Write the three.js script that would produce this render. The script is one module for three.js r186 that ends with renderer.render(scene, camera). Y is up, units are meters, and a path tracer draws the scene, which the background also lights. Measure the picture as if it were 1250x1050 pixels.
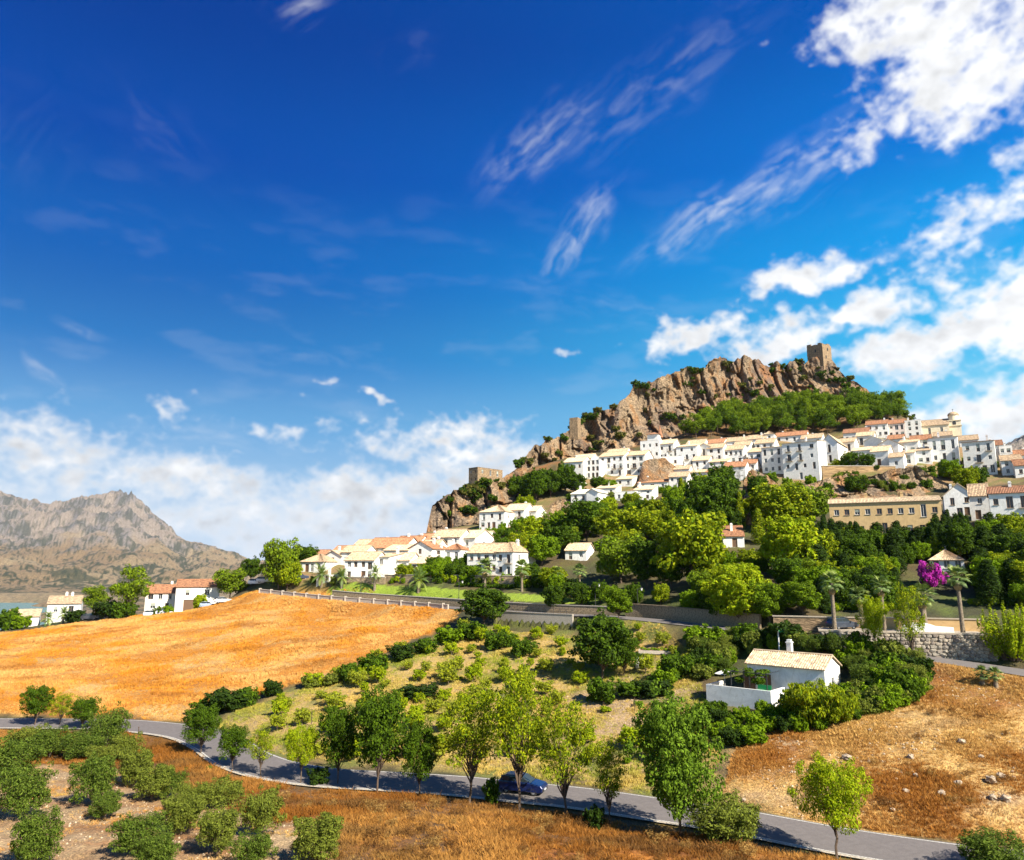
import * as THREE from 'three';
import { createNoise2D, createNoise3D } from 'simplex-noise';
import { mergeGeometries } from 'three/addons/utils/BufferGeometryUtils.js';

// ------------------------------------------------------------------ camera, sky, sun, exposure
const EXPOSURE = 2.35;
const scene = new THREE.Scene();
const CAM_Y = 22, FOCAL = 525 / Math.tan(Math.PI / 6), PITCH = Math.atan(170 / FOCAL);
const camera = new THREE.PerspectiveCamera(60, 1250 / 1050, 0.5, 30000);
camera.position.set(0, CAM_Y, 0);
camera.rotation.set(PITCH, 0, 0);
const renderer = new THREE.WebGLRenderer({ antialias: true });
renderer.setSize(1024, 860);
renderer.toneMapping = THREE.LinearToneMapping;
renderer.toneMappingExposure = EXPOSURE;
renderer.shadowMap.enabled = true;

const SUN = new THREE.Vector3(0.62, 0.72, 0.66).normalize();
const sun = new THREE.DirectionalLight(new THREE.Color(1.0, 0.93, 0.8), 5);
sun.position.copy(SUN).multiplyScalar(900).add(new THREE.Vector3(0, 0, -200));
sun.target.position.set(0, 0, -200);
sun.castShadow = true;
sun.shadow.camera.left = -450; sun.shadow.camera.right = 450; sun.shadow.camera.top = 450; sun.shadow.camera.bottom = -450; sun.shadow.camera.far = 2500;
sun.shadow.mapSize.set(4096, 4096);
scene.add(sun, sun.target);

function seeded(seed) {
  let s = seed | 0;
  return () => { s = (s + 0x6d2b79f5) | 0; let t = Math.imul(s ^ (s >>> 15), 1 | s); t = (t + Math.imul(t ^ (t >>> 7), 61 | t)) ^ t; return ((t ^ (t >>> 14)) >>> 0) / 4294967296; };
}
const rand = seeded(7);
const n2 = createNoise2D(seeded(11)), n3 = createNoise3D(seeded(12));
const fbm2 = (x, y, o = 4) => { let s = 0, a = 0.5; for (let i = 0; i < o; i++) { s += a * n2(x, y); x = x * 2.03 + 17.1; y = y * 2.03 + 5.3; a *= 0.5; } return s; };
const fbm3 = (x, y, z, o = 4) => { let s = 0, a = 0.5; for (let i = 0; i < o; i++) { s += a * n3(x, y, z); x = x * 2.03 + 3.1; y = y * 2.03 + 7.7; z = z * 2.03 + 1.9; a *= 0.5; } return s; };
const ridge3 = (x, y, z, o = 4) => { let s = 0, a = 0.5; for (let i = 0; i < o; i++) { s += a * (1 - 2 * Math.abs(n3(x, y, z))); x = x * 2.03 + 3.1; y = y * 2.03 + 7.7; z = z * 2.03 + 1.9; a *= 0.5; } return s; };
const { clamp, lerp, smoothstep, degToRad } = THREE.MathUtils;
const toLin = (c) => { c /= 255; return c <= 0.04045 ? c / 12.92 : ((c + 0.055) / 1.055) ** 2.4; };

// The sky: clear air that pales towards the horizon and brightens towards the sun, fair-weather cumulus low down, wisps of cirrus high up.
function skyTexture() {
  const W = 4096, H = 2048, data = new Float32Array(W * H * 4);
  const stops = [[0, 222, 231, 241], [3, 206, 223, 241], [7, 150, 200, 240], [11, 112, 190, 244], [16, 54, 163, 242], [22, 16, 134, 234], [29, 0, 98, 212], [38, 0, 72, 180], [55, 0, 54, 146], [90, 0, 36, 104]]
    .map(([e, r, g, b]) => [e, toLin(r) / EXPOSURE, toLin(g) / EXPOSURE, toLin(b) / EXPOSURE]);
  // banks of cumulus: azimuth, elevation, half width, half height (degrees), tilt, fullness
  const cumulus = [
    [34.5, 31.2, 5.6, 4.8, -8, 0.9], [32, 35.2, 6, 3, 0, 0.85], [28, 28.6, 1.6, 2.2, 0, 0.5], [34, 22.4, 5, 2.0, 10, 0.62], [38.5, 24.5, 3, 3, 0, 0.75], [32.5, 19.8, 2.2, 1.6, 0, 0.5],
    [22.4, 20.6, 4.2, 1.5, 10, 0.95], [13.6, 17.2, 4.0, 1.3, 6, 0.9], [20.5, 16.4, 5.5, 1.7, 8, 0.9], [27, 17.8, 3.6, 1.6, 6, 0.95], [30, 14.4, 6, 2.0, 4, 1.05], [36.5, 15.6, 5, 3.4, 0, 1.1], [34, 9.5, 8, 2.4, 0, 0.9], [42, 12, 8, 5, 0, 1.0],
    [5.2, 15.9, 1.1, 0.4, 0, 0.55], [-24.8, 11.5, 1.7, 1.1, -25, 0.6], [-11.3, 12.6, 1.0, 0.35, 0, 0.6], [-14.6, 13.6, 0.9, 0.35, 0, 0.5], [-17, 10.2, 3.2, 0.9, 4, 0.55], [-6, 9.6, 7, 1.8, 0, 0.7], [-31, 7.2, 8, 2.6, -6, 0.75], [-23, 6.2, 6, 1.7, -10, 0.85], [-11, 5.4, 7, 1.8, 2, 0.95], [-2, 7.5, 7, 2.4, 0, 0.8], [-18, 3, 16, 2.4, 0, 0.8], [-36, 3.4, 9, 2.4, 0, 0.7], [2, 4, 8, 3, 0, 0.7], [-46, 8, 8, 3, 0, 0.8],
  ];
  // cirrus: azimuth, elevation, half length, half width, tilt, fullness
  const cirrus = [[2.2, 31.5, 5.6, 1.9, 38, 0.55], [5.6, 25.6, 4.4, 1.6, 50, 0.75], [17.5, 26.2, 7.5, 1.7, 26, 0.8], [23, 27.8, 6.5, 2.0, 24, 0.7], [-32.6, 12.2, 2.0, 0.5, -38, 0.7], [-28, 29.5, 5, 2.2, -30, 0.06], [-17.7, 39, 2.2, 1.2, 30, 0.6], [-36, 27, 3, 3.6, 60, 0.06], [-8.8, 37.3, 2.4, 1.2, 20, 0.08], [12, 34.5, 9, 2.4, 28, 0.24], [-16, 15.6, 4, 0.5, -6, 0.4], [-22, 9.5, 6, 1.2, -8, 0.35], [-31, 15.8, 1.6, 0.4, -10, 0.3], [7, 20, 9, 1.4, -16, 0.16]];
  const rnd = seeded(91);
  for (let k = 0; k < 46; k++) { const az = 52 + rnd() * 256; cumulus.push([az > 180 ? az - 360 : az, 3 + rnd() ** 1.5 * 26, 3 + rnd() * 7, 1.2 + rnd() * 2.6, rnd() * 16 - 8, 0.6 + rnd() * 0.5]); }
  for (let k = 0; k < 16; k++) { const az = 50 + rnd() * 260; cirrus.push([az > 180 ? az - 360 : az, 16 + rnd() * 34, 4 + rnd() * 5, 1.2 + rnd(), 20 + rnd() * 30, 0.3 + rnd() * 0.4]); }
  const prep = (l) => l.map(([az, el, rx, ry, tilt, f]) => ({ az, el, rx, ry, c: Math.cos(degToRad(tilt)), s: Math.sin(degToRad(tilt)), f, far: Math.max(rx, ry) * 2.1, k: Math.cos(degToRad(el)) }));
  const A = prep(cumulus), B = prep(cirrus);
  const out = (list, az, el, fn) => { for (const b of list) { const dy = el - b.el; if (dy > b.far || dy < -b.far) continue; let dx = az - b.az; if (dx > 180) dx -= 360; else if (dx < -180) dx += 360; dx *= b.k; if (dx > b.far || dx < -b.far) continue; fn(b, (dx * b.c + dy * b.s) / b.rx, (dy * b.c - dx * b.s) / b.ry, dx * b.c + dy * b.s, dy * b.c - dx * b.s); } };
  for (let row = 0; row < H; row++) {
    const el = ((row + 0.5) / H - 0.5) * 180, up = degToRad(el), e = Math.max(0, el);
    let k = 0; while (k < stops.length - 2 && stops[k + 1][0] < e) k++;
    const t = smoothstep(e, stops[k][0], stops[k + 1][0]) * 0.5 + 0.5 * clamp((e - stops[k][0]) / (stops[k + 1][0] - stops[k][0]), 0, 1), base = [1, 2, 3].map((c) => lerp(stops[k][c], stops[k + 1][c], t));
    for (let col = 0; col < W; col++) {
      const round = ((col + 0.5) / W - 0.5) * 2 * Math.PI, x = Math.cos(round) * Math.cos(up), y = Math.sin(up), z = Math.sin(round) * Math.cos(up);
      const az = (Math.atan2(x, -z) * 180) / Math.PI, cs = x * SUN.x + y * SUN.y + z * SUN.z;
      const round2 = (x * SUN.x + z * SUN.z) / (Math.hypot(x, z) * Math.hypot(SUN.x, SUN.z)), glow = 0.35 * smoothstep(cs, -0.62, 0.9) + 0.65 * smoothstep(round2, -1.05, 0.6), rich = smoothstep(el, 2, 20), near = 1 - Math.exp(-3 * glow);
      let r = base[0] * lerp(1, 0.7 + near * 0.8, rich), g = base[1] * lerp(1, 0.46 + 1.35 * near, rich), b = base[2] * lerp(1, 0.58 + 0.62 * near, rich);
      let dens = 0, wisp = 0, body = 0;
      if (el > 0) {
        const wx = fbm3(x * 9, y * 9, z * 9, 4) * 2.4, wy = fbm3(x * 9 + 40, y * 9, z * 9, 4) * 1.6;
        out(A, az + wx, el + wy, (q, u, v) => { const d = Math.sqrt(u * u + (v < 0 ? v * 1.25 : v) ** 2), m = q.f * (1 - smoothstep(d, 0.25, 1.5)); dens = Math.max(dens, m) + 0.12 * Math.min(dens, m); });
        if (dens > 0) {
          const f = fbm3(x * 26, y * 34, z * 26, 6) + 0.35 * ridge3(x * 40, y * 52, z * 40, 3);
          body = dens + f * 0.52; const low = 1 - smoothstep(el, 5, 13); dens = smoothstep(body, lerp(0.2, -0.05, low), lerp(0.95, 1.15, low)) * (0.9 + 0.1 * smoothstep(body, 0.6, 1));
        }
        out(B, az + wx * 0.35, el + wy * 0.35, (q, u, v, lu, lv) => {
          const m = q.f * (1 - smoothstep(Math.sqrt(u * u + v * v), 0.1, 1.35)); if (m <= 0) return;
          const bend = lv + 0.10 * lu * lu / q.rx, st = fbm2(lu * 0.2 + q.az + wy * 0.3, bend * 0.55 + q.el + wx * 0.25, 5) * 1.0 + fbm2(lu * 0.3 + 9, bend * 1.7 + q.el, 5) * 0.35;
          wisp = Math.max(wisp, m * smoothstep(st + 0.25 * m, -0.35, 1.2) * 0.7);
        });
        const veil = 0.06 * smoothstep(fbm3(x * 7 + 9, y * 22, z * 7, 5), 0.05, 0.6) * (1 - smoothstep(el, 14, 34)); wisp = Math.max(wisp, veil);
      }
      const shade = clamp(0.78 + 0.3 * fbm3(x * 18 + 3, y * 24 - 0.25, z * 18, 4) + (el < 8 ? -0.05 : 0), 0.6, 1);
      const cw = clamp(dens + wisp * (1 - dens), 0, 1), white = (dens > 0.02 ? lerp(0.84, shade, smoothstep(body, 0.5, 1.1)) : 0.84) * 1.2 / EXPOSURE * (0.94 + glow * 0.26);
      const o = (row * W + col) * 4;
      data[o] = lerp(r, white * 0.99, cw); data[o + 1] = lerp(g, white, cw); data[o + 2] = lerp(b, white * 1.02, cw); data[o + 3] = 1;
    }
  }
  const t = new THREE.DataTexture(data, W, H, THREE.RGBAFormat, THREE.FloatType);
  t.mapping = THREE.EquirectangularReflectionMapping; t.magFilter = THREE.LinearFilter; t.needsUpdate = true;
  return t;
}
const skyMap = skyTexture();
scene.background = skyMap;
scene.environment = skyMap;

// ------------------------------------------------------------------ helpers
const taken = new Map();
const numbered = (name) => { const n = taken.get(name) ?? 0; taken.set(name, n + 1); return n ? `${name}_${String(n).padStart(3, '0')}` : name; };
const lit = (m) => { m.castShadow = m.receiveShadow = true; return m; };
function mesh(name, geometry, material, parent) { const m = lit(new THREE.Mesh(geometry, material)); m.name = name; if (parent) parent.add(m); return m; }
function thing(name, label, category, position, turn = 0, group) {
  const o = new THREE.Group(); o.name = numbered(name); o.position.copy(position); o.rotation.y = turn;
  o.userData = { label, category }; if (group) o.userData.group = group;
  scene.add(o); return o;
}
function tag(o, label, category, group) { o.userData = { label, category }; if (group) o.userData.group = group; return o; }
function structure(name, geometry, material, label) { const m = mesh(numbered(name), geometry, material); m.userData = { kind: 'structure' }; if (label) m.userData.label = label; scene.add(m); return m; }
function copyOf(root, position, turn, scale, label, group, category) {
  const c = root.clone(); c.name = numbered(root.name.replace(/_\d{3}$/, '')); c.position.copy(position); c.rotation.y = turn;
  if (scale?.isVector3) c.scale.copy(scale); else c.scale.setScalar(scale ?? 1);
  c.userData = { ...root.userData }; if (label) c.userData.label = label; if (group) c.userData.group = group; if (category) c.userData.category = category;
  scene.add(c); return c;
}
const V = (x, y, z) => new THREE.Vector3(x, y, z);
const rgb = (r, g, b) => new THREE.Color().setRGB(r, g, b);
const mat = (color, roughness = 0.9, extra = {}) => new THREE.MeshStandardMaterial({ color, roughness, ...extra });
// surveyed bearing (measured across and down the 1250 x 1050 plate) -> tangent of azimuth and slope of the line of sight
const bearing = (x) => (x - 625) / FOCAL;
function sight(x, y) {
  const b = (525 - y) / FOCAL, f = Math.cos(PITCH) - b * Math.sin(PITCH);
  return { a: bearing(x) / f, s: (b * Math.cos(PITCH) + Math.sin(PITCH)) / f };
}
const at = (x, y, d) => { const q = sight(x, y); return V(q.a * d, CAM_Y + q.s * d, -d); };
const box = (w, h, d, x = 0, y = 0, z = 0) => { const g = new THREE.BoxGeometry(w, h, d); g.translate(x, y, z); return g; };
function bar(p, q, r, sides = 6) { const d = q.clone().sub(p), g = new THREE.CylinderGeometry(r, r, d.length(), sides); g.translate(0, d.length() / 2, 0); g.applyQuaternion(new THREE.Quaternion().setFromUnitVectors(V(0, 1, 0), d.normalize())); g.translate(p.x, p.y, p.z); return g; }
const merge = (list) => mergeGeometries(list.map((g) => { const q = g.index ? g.toNonIndexed() : g; for (const k of Object.keys(q.attributes)) if (!['position', 'normal', 'uv'].includes(k)) q.deleteAttribute(k); return q; }));
function noiseMap(size, fn, repeat = 1, srgb = true) {
  const d = new Uint8Array(size * size * 4);
  for (let j = 0; j < size; j++) for (let i = 0; i < size; i++) { const c = fn(i / size, j / size), o = (j * size + i) * 4; d[o] = clamp(c[0], 0, 1) * 255; d[o + 1] = clamp(c[1], 0, 1) * 255; d[o + 2] = clamp(c[2], 0, 1) * 255; d[o + 3] = 255; }
  const t = new THREE.DataTexture(d, size, size); t.wrapS = t.wrapT = THREE.RepeatWrapping; t.magFilter = THREE.LinearFilter; t.repeat.set(repeat, repeat);
  if (srgb) t.colorSpace = THREE.SRGBColorSpace; t.needsUpdate = true; return t;
}
// noise that tiles: points on a torus
const tileNoise = (u, v, f, o = 4, off = 0) => { const U = u * 6.28318, W = v * 6.28318; let s = 0, a = 0.5; for (let i = 0; i < o; i++) { const R = f * 2 ** i * 0.159; s += a * n3(Math.cos(U) * R + off + Math.sin(W) * R * 0.71, Math.sin(U) * R + 3.7 - Math.sin(W) * R * 0.71, Math.cos(W) * R * 1.0 + i * 9.1); a *= 0.5; } return s; };
// ------------------------------------------------------------------ the lie of the land
// survey points: [x, y on the plate, distance north in metres]; the land between them is a thin-plate surface of slope over (bearing, log distance)
const survey = [
  // foreground bank and lower road
  [-300, 1050, 55], [0, 1050, 54], [300, 1050, 54], [625, 1050, 55], [1000, 1058, 56], [1250, 1066, 55], [1550, 1066, 55],
  [-250, 970, 76], [0, 970, 76], [120, 960, 79], [250, 985, 70],
  [-250, 883, 109], [0, 883, 109], [150, 885, 108], [230, 893, 103.7], [300, 928, 88], [400, 948, 82], [550, 958, 79], [700, 973, 75], [900, 1002, 68], [1020, 1025, 64], [1170, 1047, 60], [1300, 1062, 58], [1550, 1085, 55],
  // golden field
  [-250, 866, 116], [0, 866, 115], [130, 868, 114], [240, 872, 111], [-250, 820, 140], [0, 820, 138], [200, 810, 142], [-250, 780, 190], [0, 775, 185], [150, 756, 195], [250, 742, 195], [330, 729, 190], [300, 770, 160], [400, 790, 140], [450, 739, 177], [500, 775, 143], [560, 748, 160], [330, 850, 117],
  // olive slope
  [440, 830, 120], [420, 890, 98], [560, 800, 128], [560, 860, 106], [560, 915, 90], [700, 790, 126], [700, 850, 106], [700, 905, 90], [820, 800, 117], [820, 860, 98], [850, 920, 83], [640, 765, 140],
  // middle road
  [420, 732, 181], [500, 738, 171], [640, 748, 151], [760, 754, 138], [840, 762, 128], [920, 771, 118], [1010, 784, 108], [1110, 800, 100], [1180, 811, 95.5], [1250, 821, 91], [1400, 850, 82], [1550, 880, 75],
  // cottage and right-hand field
  [900, 860, 96], [1000, 850, 93], [1040, 840, 93], [930, 920, 81], [1100, 850, 88], [1250, 870, 81], [1250, 960, 69], [1100, 960, 71], [1400, 920, 72],
  // garden lawns and lower village
  [330, 716, 200], [420, 718, 186], [520, 720, 178], [640, 724, 168], [720, 727, 160], [400, 706, 197], [470, 703, 194], [540, 698, 192], [610, 703, 184], [300, 712, 215], [380, 690, 215], [440, 683, 216], [500, 678, 216], [560, 668, 222], [590, 671, 222], [620, 650, 230], [660, 640, 238], [530, 648, 250], [600, 640, 250],
  // green slope
  [700, 695, 185], [700, 670, 200], [750, 655, 218], [720, 612, 250], [770, 606, 258], [820, 600, 262], [690, 588, 285], [760, 582, 285], [650, 620, 262], [850, 570, 292], [900, 588, 264], [960, 580, 265], [1000, 584, 260], [900, 545, 302], [950, 540, 306], [830, 560, 296],
  [800, 730, 142], [850, 705, 155], [900, 690, 165], [870, 650, 192], [900, 625, 205], [950, 650, 190], [1000, 700, 142], [950, 740, 124], [870, 748, 126], [1000, 660, 180], [900, 600, 240],
  // terrace above the stone wall
  [1010, 766, 112], [1100, 756, 116], [1150, 745, 120], [1210, 758, 112], [1040, 748, 122],
  // right-hand slope, cream house, upper village
  [1100, 700, 138], [1200, 690, 138], [1080, 657, 172], [1020, 662, 172], [1150, 655, 168], [1200, 642, 166], [1250, 644, 160], [1400, 640, 150], [1050, 612, 222], [1130, 606, 222], [1010, 606, 225], [1050, 577, 250], [1120, 570, 250], [1160, 567, 252], [1200, 577, 245], [1250, 570, 245], [1090, 536, 305], [1060, 552, 278], [1150, 534, 304], [1030, 560, 276], [1250, 552, 290], [1400, 560, 280],
  [1000, 530, 322], [1080, 512, 330], [900, 530, 330], [830, 532, 328], [760, 548, 322], [690, 560, 316], [640, 575, 300], [880, 515, 340], [950, 502, 350], [1040, 498, 350], [1100, 508, 342],
].map(([x, y, d]) => { const q = sight(x, y); return [q.a, Math.log(d), q.s]; });
// land that cannot be seen from the viewpoint: [bearing tangent, distance, height below or above the viewpoint]
for (const a of [-1.25, -0.8, -0.4, 0, 0.4, 0.8, 1.25]) survey.push(...[[2, -2.2], [5, -3.8], [12, -7.6], [28, -14.2], [40, -18.2]].map(([d, h]) => [a, Math.log(d), h / d]));
for (const a of [-1.2, -0.85, -0.66, -0.5, -0.38]) survey.push(...[[216, a < -0.55 ? -17 : -12.5], [250, -21], [320, -40], [420, -62], [560, -84], [900, -90]].map(([d, h]) => [a, Math.log(d), h / d]));
for (const a of [-0.3, -0.2, -0.1]) survey.push(...[[275, a < -0.15 ? 2 : 12], [340, -14], [450, -45], [600, -80], [900, -90]].map(([d, h]) => [a, Math.log(d), h / d]));
for (const [a, h1, h2] of [[0.05, 42, 20], [0.15, 50, 40], [0.22, 58, 45], [0.3, 66, 50], [0.42, 70, 60], [0.55, 58, 45], [0.7, 42, 40], [0.9, 40, 40], [1.2, 40, 40]]) survey.push([a, Math.log(365), h1 / 365], [a, Math.log(400), h1 / 400], [a, Math.log(520), h2 / 520], [a, Math.log(900), -0.05]);
const tps = (() => {
  const n = survey.length, N = n + 3, M = [];
  const U = (r2) => (r2 > 1e-12 ? 0.5 * r2 * Math.log(r2) : 0);
  for (let i = 0; i < n; i++) { const row = new Float64Array(N + 1); for (let j = 0; j < n; j++) row[j] = U((survey[i][0] - survey[j][0]) ** 2 + (survey[i][1] - survey[j][1]) ** 2); row[i] += 2e-4; row[n] = 1; row[n + 1] = survey[i][0]; row[n + 2] = survey[i][1]; row[N] = survey[i][2]; M.push(row); }
  for (let k = 0; k < 3; k++) { const row = new Float64Array(N + 1); for (let j = 0; j < n; j++) row[j] = k === 0 ? 1 : survey[j][k - 1]; M.push(row); }
  for (let c = 0; c < N; c++) {
    let p = c; for (let r = c + 1; r < N; r++) if (Math.abs(M[r][c]) > Math.abs(M[p][c])) p = r;
    [M[c], M[p]] = [M[p], M[c]];
    for (let r = 0; r < N; r++) if (r !== c) { const f = M[r][c] / M[c][c]; if (f) for (let k = c; k <= N; k++) M[r][k] -= f * M[c][k]; }
  }
  const w = M.map((row, i) => row[N] / row[i]);
  return (a, l) => { let s = w[n] + w[n + 1] * a + w[n + 2] * l; for (let j = 0; j < n; j++) { const dx = a - survey[j][0], dy = l - survey[j][1]; s += w[j] * U(dx * dx + dy * dy); } return s; };
})();

const A0 = -1.25, A1 = 1.25, COLS = 520, ROWS = [];
for (let k = 0; k < 26; k++) ROWS.push(lerp(Math.log(1.6), Math.log(40), k / 26));
for (let k = 0; k < 430; k++) ROWS.push(lerp(Math.log(40), Math.log(380), k / 430));
for (let k = 0; k <= 40; k++) ROWS.push(lerp(Math.log(380), Math.log(900), k / 40));
const heights = new Float32Array(ROWS.length * (COLS + 1));
for (let j = 0; j < ROWS.length; j++) for (let i = 0; i <= COLS; i++) heights[j * (COLS + 1) + i] = CAM_Y + tps(lerp(A0, A1, i / COLS), ROWS[j]) * Math.exp(ROWS[j]);
function rowOf(l) { if (l <= ROWS[26]) return ((l - ROWS[0]) / (ROWS[26] - ROWS[0])) * 26; if (l <= ROWS[456]) return 26 + ((l - ROWS[26]) / (ROWS[456] - ROWS[26])) * 430; return 456 + ((l - ROWS[456]) / (ROWS[496] - ROWS[456])) * 40; }
function groundAt(x, z) {
  const d = Math.max(1.7, -z), a = clamp(x / d, A0, A1 - 1e-6), c = ((a - A0) / (A1 - A0)) * COLS, r = clamp(rowOf(Math.log(d)), 0, ROWS.length - 1.001), i = Math.floor(c), j = Math.floor(r), u = c - i, v = r - j, o = j * (COLS + 1) + i;
  return lerp(lerp(heights[o], heights[o + 1], u), lerp(heights[o + COLS + 1], heights[o + COLS + 2], u), v);
}
// where a line of sight first meets the land
function onGround(x, y, dMin = 30) {
  const q = sight(x, y); let p = dMin;
  for (let d = dMin; d < 600; d *= 1.004) { if (CAM_Y + q.s * d <= groundAt(q.a * d, -d)) { let lo = p, hi = d; for (let k = 0; k < 12; k++) { const m = (lo + hi) / 2; if (CAM_Y + q.s * m <= groundAt(q.a * m, -m)) hi = m; else lo = m; } return V(q.a * hi, groundAt(q.a * hi, -hi), -hi); } p = d; }
  return null;
}
const outline = (pts) => pts.map(([x, y]) => { for (let k = 0; k < 60; k++) { const p = onGround(x, y + k * 0.7); if (p) return [p.x, p.z]; } return [0, 0]; });
function inside(poly, x, z) { let c = false; for (let i = 0, j = poly.length - 1; i < poly.length; j = i++) { const [xi, zi] = poly[i], [xj, zj] = poly[j]; if (zi > z !== zj > z && x < ((xj - xi) * (z - zi)) / (zj - zi) + xi) c = !c; } return c; }
function edgeDistance(poly, x, z) { let best = 1e9; for (let i = 0, j = poly.length - 1; i < poly.length; j = i++) { const [ax, az] = poly[j], [bx, bz] = poly[i], dx = bx - ax, dz = bz - az, t = clamp(((x - ax) * dx + (z - az) * dz) / (dx * dx + dz * dz + 1e-9), 0, 1); best = Math.min(best, Math.hypot(x - ax - t * dx, z - az - t * dz)); } return best; }

// the two roads
const roads = [
  { w: 6.6, pts: [[-300, 884], [-100, 883], [0, 883], [90, 883.5], [150, 885], [230, 894], [270, 909], [300, 927], [340, 940], [400, 949], [470, 953], [550, 958], [630, 966], [700, 973], [800, 987], [900, 1002], [1020, 1025], [1170, 1047], [1300, 1062], [1550, 1085]] },
  { w: 5.6, pts: [[330, 723], [420, 732], [500, 738], [640, 748], [760, 754], [840, 762], [920, 771], [1010, 784], [1110, 800], [1180, 811], [1250, 821], [1400, 850], [1550, 880]] },
].map(({ w, pts }) => {
  const c = new THREE.CatmullRomCurve3(pts.map(([x, y]) => onGround(x, y)).filter(Boolean), false, 'centripetal');
  return { w, line: c.getSpacedPoints(130) };
});
for (const r of roads) { for (let pass = 0; pass < 6; pass++) { const y = r.line.map((p) => p.y); for (let k = 1; k < y.length - 1; k++) r.line[k].y = (y[k - 1] + y[k] + y[k + 1]) / 3; } }
function roadNear(x, z) {
  let best = { d: 1e9 };
  for (const r of roads) for (let k = 0; k < r.line.length - 1; k++) { const p = r.line[k], q = r.line[k + 1], dx = q.x - p.x, dz = q.z - p.z, t = clamp(((x - p.x) * dx + (z - p.z) * dz) / (dx * dx + dz * dz), 0, 1), d = Math.hypot(x - p.x - t * dx, z - p.z - t * dz); if (d < best.d) best = { d, y: lerp(p.y, q.y, t), z: lerp(p.z, q.z, t), upper: r === roads[1], w: r.w, side: Math.sign((x - p.x) * dz - (z - p.z) * dx) }; }
  return best;
}
// zones on plan
const zone = {
  field: outline([[-300, 869], [-60, 868], [120, 868], [242, 874], [300, 856], [350, 838], [400, 824], [480, 793], [545, 764], [568, 750], [450, 741], [330, 732], [250, 744], [150, 759], [0, 778], [-300, 786]]).map((q, i) => (i > 9 ? [q[0] * 1.06, q[1] * 1.06] : q)),
  rightField: outline([[900, 915], [960, 890], [1060, 868], [1120, 835], [1110, 806], [1180, 815], [1250, 832], [1500, 875], [1500, 1040], [1250, 1040], [1050, 1006], [930, 985], [880, 965]]),
  verge: outline([[-300, 898], [0, 896], [160, 898], [240, 908], [300, 946], [400, 963], [560, 975], [700, 995], [900, 1028], [1100, 1060], [1100, 1120], [420, 1120], [400, 1010], [310, 1000], [225, 962], [130, 935], [-300, 932]]),
  soil: outline([[-300, 925], [60, 925], [200, 935], [270, 975], [400, 1010], [400, 1120], [-300, 1120]]),
  slope: outline([[255, 884], [310, 860], [405, 826], [560, 772], [640, 760], [800, 770], [850, 800], [860, 850], [880, 930], [860, 975], [700, 952], [560, 938], [400, 925], [320, 915]]),
  orchard: outline([[690, 850], [760, 822], [850, 835], [860, 880], [800, 905], [690, 900]]),
  lawn: outline([[396, 722], [470, 724], [560, 729], [660, 735], [730, 737], [728, 730], [660, 726], [560, 720], [470, 714], [400, 712]]),
  scrub: outline([[640, 590], [690, 562], [760, 546], [860, 534], [1000, 530], [1110, 512], [1110, 500], [1000, 492], [900, 492], [760, 535], [640, 570]]),
  village: outline([[350, 715], [620, 710], [660, 660], [690, 600], [900, 600], [1000, 590], [1250, 590], [1250, 555], [1100, 520], [900, 540], [690, 565], [600, 640], [370, 690]]),
};
const grainMap = noiseMap(512, (u, v) => { const k = 0.82 + 0.30 * tileNoise(u, v, 22, 4) + 0.16 * tileNoise(u, v, 70, 2, 5); return [k, k * (0.99 + 0.03 * tileNoise(u, v, 9, 2, 2)), k * 0.98]; });
const grainBump = noiseMap(512, (u, v) => { const k = 0.5 + 0.5 * tileNoise(u, v, 30, 5, 8); return [k, k, k]; }, 1, false);
const C = { gold: rgb(0.56, 0.225, 0.02), pale: rgb(0.64, 0.4, 0.13), rust: rgb(0.32, 0.11, 0.013), ochre: rgb(0.33, 0.13, 0.022), straw: rgb(0.54, 0.37, 0.1), earth: rgb(0.36, 0.22, 0.1), palesoil: rgb(0.47, 0.33, 0.18), green: rgb(0.13, 0.17, 0.02), brown: rgb(0.13, 0.075, 0.025), under: rgb(0.06, 0.06, 0.018), lawn: rgb(0.3, 0.42, 0.03) };
const tmp = new THREE.Color();
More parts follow.
